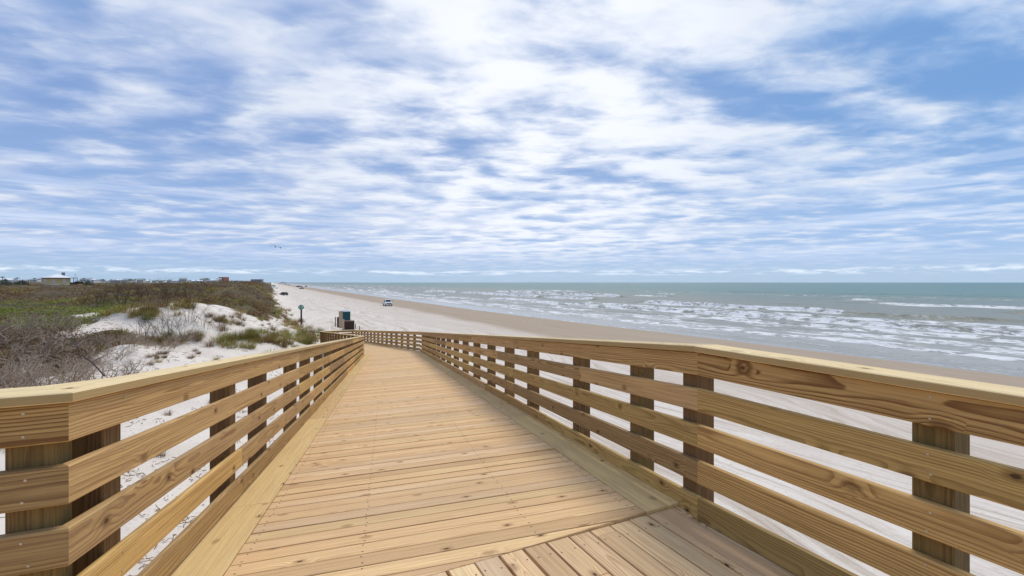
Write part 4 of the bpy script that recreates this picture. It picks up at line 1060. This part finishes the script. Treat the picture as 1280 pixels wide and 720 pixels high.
# tall tan screen of vertical boards
def vboards(name, label, cat, x, y, z, rz, w_, h_, mat, nb, thk=.05, posts=True, pm=None):
    o = thing(name, label, cat, (x, y, z), rz)
    mb = MB(); bw = w_ / nb
    for k in range(nb): mb.box((-w_/2 + bw*k + .006, -thk/2, .03), (-w_/2 + bw*(k+1) - .006, thk/2 - .01, h_ + rng.uniform(-.03, .03)), 0, .006)
    mb.build('boards', mat, o)
    mb = MB()
    for zz in (.25, h_ - .3): mb.box((-w_/2, thk/2 - .005, zz), (w_/2, thk/2 + .05, zz + .1))
    mb.build('cross_rails', pm or mat, o)
    for sx in (-1, 1): mb = MB(); mb.box((sx*w_/2 - .05, -.05, -.4), (sx*w_/2 + .05, .09, h_ + .05), 0, .008); mb.build('post', pm or mat, o)
    return o
x, y = at(426.0, 66.5); vboards('privacy_screen', 'tall tan wooden screen left of the teal toilet', 'screen', x, y, H(x, y) - .05, R(35), .40, 2.45, M['tan'], 3)
x, y = at(422.9, 67.5); vboards('plank_panel', 'narrow dark brown panel left of the tall tan screen', 'panel', x, y, H(x, y), R(55), .22, 1.45, M['brown'], 2)
x, y = at(436.2, 65.0); o = thing('bin_enclosure', 'dark brown boarded bin enclosure in front of the teal toilet', 'bin enclosure', (x, y, H(x, y) - .05), R(20))
for (nm, lo, hi, nb, ax) in (('front_boards', (-.66, -.5, 0), (.66, -.46, 1.2), 9, 0), ('back_boards', (-.66, .46, 0), (.66, .5, 1.2), 9, 0), ('side_boards', (-.70, -.5, 0), (-.66, .5, 1.2), 7, 1), ('side_boards', (.66, -.5, 0), (.70, .5, 1.2), 7, 1)):
    mb = MB(); st = (hi[ax] - lo[ax]) / nb
    for k in range(nb):
        l2 = list(lo); h2_ = list(hi); l2[ax] = lo[ax] + st * k + .005; h2_[ax] = lo[ax] + st * (k + 1) - .005; h2_[2] += rng.uniform(-.02, .02); mb.box(l2, h2_)
    mb.build(nm, M['brown'], o)
mb = MB(); mb.box((-.72, -.53, 1.215), (.72, -.43, 1.25)); mb.box((-.72, .43, 1.215), (.72, .53, 1.25)); mb.build('cap_board', M['tan'], o)
x, y = at(424 + 5.0, 63.5); vboards('short_post_pair', 'short pale post pair in front of the tan screen', 'posts', x, y, H(x, y), R(30), .16, 1.45, M['tan'], 1)
for px, Z, h_, r_, lb in ((419.3, 68.5, 1.42, .075, 'thin dark post furthest left beside the boarded bin group'), (444.3, 66, .72, .06, 'short grey post just right of the brown bin enclosure'), (449.5, 63.6, .62, .06, 'rightmost short dark post near the ramp end')):
    x, y = at(px, Z); mb = MB(); mb.cyl((0, 0, -.4), (0, 0, h_), r_, r_ * .93, 10); mb.cyl((0, 0, h_), (0, 0, h_ + .03), r_ * .93, r_ * .5, 10)
    o = mb.build('wooden_bollard', M['pole'], None, (x, y, H(x, y))); tag(o, lb, 'post', 'posts beside the bin enclosure')

# ------------------------------------------------------------------ beach house with white hip roof
Zh = 230.0; sc = Zh / FPX; HR = 60
W2, D2, hh_ = 7.2, 12.0, 8.2 * sc
xc, _ = at(63.0, Zh); zb = EYE - (355.2 - 353) * sc - .3
o = thing('beach_house', 'mustard beach house with white hipped roof and chimney in the scrub', 'house', (xc, Zh, zb), R(HR))
# local: near corner at the origin, long front along +x, side wall along +y
mb = MB(); mb.box((0, 0, -2), (W2, D2, hh_)); mb.box((-.02, -.02, -2), (W2 + .02, D2 + .02, .45), 1); mb.build('wall', [M['yellow'], M['cream']], o)
ov = .55; mb = MB(); mb.box((-ov, -ov, hh_ + .01), (W2 + ov, D2 + ov, hh_ + .28)); mb.build('eaves', M['trimred'], o)
e = 5.6 * sc; q = ov + .05; cx_, cy_ = W2 / 2, D2 / 2
mb = MB(); mb.loft([[(-q, -q, hh_ + .29), (W2 + q, -q, hh_ + .29), (W2 + q, D2 + q, hh_ + .29), (-q, D2 + q, hh_ + .29)], [(cx_ - .15, cy_ - 2.2, hh_ + e), (cx_ + .15, cy_ - 2.2, hh_ + e), (cx_ + .15, cy_ + 2.2, hh_ + e), (cx_ - .15, cy_ + 2.2, hh_ + e)]], 0, cap=True); rf = mb.build('roof', M['roofwhite'], o)
mb = MB(); mb.box((5.6, 3.6, hh_), (6.5, 5.2, hh_ + 7.2 * sc), 0, .05); mb.box((5.5, 3.5, hh_ + 7.2 * sc), (6.6, 5.3, hh_ + 7.2 * sc + .15)); mb.build('chimney', M['chim'], rf)
for wx_ in (1.2, 5.2):
    mb = MB(); mb.box((wx_ - .45, -.06, .9), (wx_ + .45, -.022, hh_ - .5)); w_ = mb.build('window', M['white'], o)
    mb = MB(); mb.box((wx_ - .35, -.09, 1.0), (wx_ + .35, -.065, hh_ - .6)); mb.build('blind', M['cream'], w_)
mb = MB(); mb.box((-.06, 5.0, .9), (-.022, 7.6, hh_ - .5)); w_ = mb.build('window', M['white'], o)
mb = MB(); mb.box((-.09, 5.2, 1.0), (-.065, 7.4, hh_ - .6)); mb.build('blind', M['cream'], w_)
x0 = W2 + .05; x1 = W2 + 3.0; mb = MB()
for a in (x0 + .15, x1 - .1):
    for b in (.2, 4.8): mb.box((a - .1, b - .1, -2), (a + .1, b + .1, hh_ + .1))
mb.box((x0, 0, hh_ + .1), (x1 + .1, 5, hh_ + .32)); mb.box((x0, 0, -2), (x1, .1, 1.0)); mb.box((x1 - .1, .11, -2), (x1, 5, 1.0)); mb.build('porch', M['shade'], o)
mb = MB(); mb.box((x1 + .12, .3, -2), (x1 + 2.8, 5, .35)); an = mb.build('annex', M['yellow'], o)
mb = MB(); mb.box((x1 + .15, .35, .351), (x1 + 2.5, 4.9, 1.5)); mb.build('annex_fence', M['shade'], an)
mb = MB(); mb.box((x1 + 2.52, .4, .352), (x1 + 2.7, .8, 1.9)); mb.build('annex_post', M['white'], an)

# ------------------------------------------------------------------ far settlement: houses, palms
def far_house(label, wallm, roofm, w_, d_, h_, rh, loc, rz, group):
    o = thing('distant_house', label, 'house', loc, rz, group)
    mb = MB(); mb.box((-w_/2, -d_/2, -4), (w_/2, d_/2, h_)); mb.build('wall', wallm, o)
    mb = MB(); mb.prism([(-d_/2 - .4, h_ + .01), (d_/2 + .4, h_ + .01), (0, h_ + rh)], 'x', -w_/2 - .4, w_/2 + .4); mb.build('roof', roofm, o)
    for k in range(3):
        a = -w_/2 + w_ * (k + .5) / 3; mb = MB(); mb.box((a - .5, -d_/2 - .06, h_ * .4), (a + .5, -d_/2 - .01, h_ * .4 + 1.2)); mb.build('window', M['glass'], o)
    return o
gh = 'distant houses on the horizon behind the dunes'
protos = []
for k, (wm, rm, w_, h_, rh, lb) in enumerate(((M['white'], M['roofwhite'], 12, 3.4, 1.6, 'tiny white house with pale roof on the horizon'), (M['cream'], M['conc'], 10, 3.8, 2.0, 'tiny cream house with grey roof on the horizon'), (M['greysid'], M['roofwhite'], 14, 3.0, 1.4, 'tiny grey house with white roof on the horizon'), (M['cream'], M['greenroof'], 9, 4.5, 2.2, 'tiny cream house with green roof on the horizon'))):
    px = (8, 108, 150, 256)[k]; Z = 560 + 40 * k; x, y = at(px, Z); protos.append(far_house(lb, wm, rm, w_, 9, h_, rh, (x, y, 1.4), R(rng.uniform(-20, 30)), gh))
for px in (16, 27, 33, 43, 49, 100, 116, 126, 133, 141, 158, 166, 176, 184, 193, 203, 211, 221, 229, 238, 247, 263, 268):
    Z = rng.uniform(520, 760); x, y = at(px + rng.uniform(-2, 2), Z); r_ = dup(rng.choice(protos), (x, y, 1.2 + rng.uniform(-.6, .6)), R(rng.uniform(-30, 40))); q = rng.uniform(.55, .95); r_.scale = (q, q, q)
# red and white building
x, y = at(278.5, 620); o = thing('beachfront_building', 'red and white flat topped building rising over the dunes', 'building', (x, y, 1.3), R(-12))
mb = MB(); mb.box((-7, -4, -4), (2.2, 4, 5.2)); mb.build('wall', M['white'], o)
mb = MB(); mb.box((2.25, -4.2, -4), (5.6, 4.2, 7.2)); mb.box((-2.5, -4.2, 5.9), (2.24, 4.2, 7.2)); mb.build('red_facade', M['red'], o)
for k in range(3): mb = MB(); mb.box((-6 + 2.6 * k, -4.06, 1.4), (-4.6 + 2.6 * k, -4.01, 3.6)); mb.build('window', M['glass'], o)
# long grey building and pier
x, y = at(321.5, 1500); o = thing('long_building', 'long low grey building on the skyline above the dune end', 'building', (x, y, 1.0), 0)
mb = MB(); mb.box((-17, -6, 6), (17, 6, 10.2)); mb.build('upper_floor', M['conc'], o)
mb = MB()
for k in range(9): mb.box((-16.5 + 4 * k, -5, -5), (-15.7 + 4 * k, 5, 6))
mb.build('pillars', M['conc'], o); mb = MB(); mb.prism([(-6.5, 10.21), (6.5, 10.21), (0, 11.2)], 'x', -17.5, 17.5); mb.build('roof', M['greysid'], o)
x, y = at(353, 2500); o = thing('fishing_pier', 'faint fishing pier with a roofed house standing out over the far surf', 'pier', (x, y, SEA), R(-14))
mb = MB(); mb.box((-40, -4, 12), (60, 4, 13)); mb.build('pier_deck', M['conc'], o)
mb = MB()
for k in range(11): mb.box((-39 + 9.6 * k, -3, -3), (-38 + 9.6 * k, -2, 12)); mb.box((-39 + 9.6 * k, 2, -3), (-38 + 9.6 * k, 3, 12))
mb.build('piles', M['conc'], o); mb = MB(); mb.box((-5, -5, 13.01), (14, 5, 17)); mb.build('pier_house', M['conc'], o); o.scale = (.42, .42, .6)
# palms
def palm(label, loc):
    o = thing('palm_tree', label, 'palm tree', loc, 0, 'palm trees on the horizon'); rg = random.Random(5)
    mb = MB(); mb.cyl((0, 0, -3), (.25, 0, 6.2), .28, .2, 8); mb.build('trunk', M['pole'], o)
    segs = []
    for k in range(22):
        a = 6.283 * k / 22 + rg.gauss(0, .1); e = rg.uniform(-.3, 1.1); p = Vector((.25, 0, 6.2)); d_ = Vector((math.cos(a) * math.cos(e), math.sin(a) * math.cos(e), math.sin(e)))
        for j in range(4): q = p + d_ * .55; segs.append((tuple(p), tuple(q), .16 - .03 * j, .13 - .03 * j, rg.random())); p = q; d_ = (d_ + Vector((0, 0, -.35))).normalized()
    V, F, T = tri_tubes(segs); obj_np('crown', V, F, M['palmleaf'], {'tint': ('FLOAT', T)}, smooth=False, parent=o); return o
M['palmleaf'] = leaf_mat('palm_fronds', [(.09, .11, .07), (.12, .14, .09), (.14, .15, .11)])
x, y = at(3, 520); p0 = palm('small dark palm tree standing on the far horizon', (x, y, .9))
for px in (7, 18, 22, 36, 42, 104, 115, 129, 140, 143, 161, 170, 188, 206, 226, 244):
    Z = rng.uniform(430, 640); x, y = at(px + rng.uniform(-1.5, 1.5), Z); q = rng.uniform(.5, .85); r_ = dup(p0, (x, y, .6), rng.uniform(0, 6)); r_.scale = (q, q, q)
x, y = at(94, 480); mb = MB(); mb.cyl((0, 0, -2), (0, 0, 9.5), .16, .10, 8); mb.box((-.9, -.06, 8.6), (.9, .06, 8.8)); o = mb.build('utility_pole', M['pole'], None, (x, y, 1)); tag(o, 'thin utility pole on the skyline right of the beach house', 'utility pole')
# dark green junipers left of the house
jun = leafy_proto(500, 420, 2.2, 2.2, .35)
x, y = at(26, 215); j0 = plant('dark_shrub', [('x', jun, M['palmleaf'])], 'dark evergreen shrub on the rise left of the beach house', 'shrub', x, y, 0, 1.2, 'dark evergreen shrubs near the beach house')
for px, Z, s_ in ((30, 218, 1.0), (6, 225, 1.1), (11, 222, .8), (110, 235, .9), (21, 214, .8)): x, y = at(px, Z); again(j0, x, y, px, s_)

# ------------------------------------------------------------------ birds
def bird(label, px, py, Z, span, bank, heading):
    x = (px - 640) / FPX * Z; z = EYE + (353 - py) / FPX * Z; mb = MB()
    st = [(-.42, .01, .0), (-.36, .045, 0), (-.15, .085, 0), (.1, .09, .01), (.26, .05, .03), (.34, .04, .045), (.42, .028, .04), (.60, .006, .0)]
    mb.loft([[(math.cos(a) * r_, yy, zz + math.sin(a) * r_) for a in [6.283 * i / 8 for i in range(8)]] for yy, r_, zz in st], 0, True, True)
    for sx in (-1, 1):
        q = [(0, .16, .05, .10), (.22 * span, .17, .14 + .03, .09), (.40 * span, .10, .16, .065), (.56 * span, -.06, .06, .01)]
        rings = [[(sx * a, b + c * 1.6, zz + .012), (sx * a, b - c * 1.6, zz), (sx * a, b, zz - .012)] for a, b, zz, c in q]; mb.loft(rings, 0, True)
    mb.add([(-.06, -.40, 0), (.06, -.40, 0), (.10, -.56, .0), (-.10, -.56, 0)], [(0, 1, 2, 3)])
    o = mb.build('flying_bird', M['feather'], None, (x, Z, z)); o.rotation_euler = (0, R(bank), R(heading)); tag(o, label, 'bird', 'birds flying over the beach')
bird('flying bird with wings spread, middle and darkest of the three', 344.2, 308.6, 84, 2.3, 28, 12)
bird('flying bird furthest right of the three over the dunes', 350.6, 309.7, 96, 2.2, 22, 12)
bird('faint flying bird furthest left of the three', 338.4, 307.6, 125, 2.0, -4, 30)
# small pink scrap caught in the twigs
x, y = at(100, 15.8); mb = MB(); mb.add([(-.05, 0, -.025), (.04, .02, -.03), (.05, -.02, .02), (.0, .03, .035), (-.05, 0, .015)], [(0, 1, 2, 3, 4)]); mb.add([(-.05, .04, -.03), (.05, -.03, 0), (.02, .05, .06)], [(0, 1, 2)])
o = mb.build('plastic_scrap', plain('pink_plastic', (.45, .12, .30), .5), None, (x, y, EYE - (430 - 353) / FPX * 15.8)); tag(o, 'small pink scrap caught in the grey twigs', 'scrap')
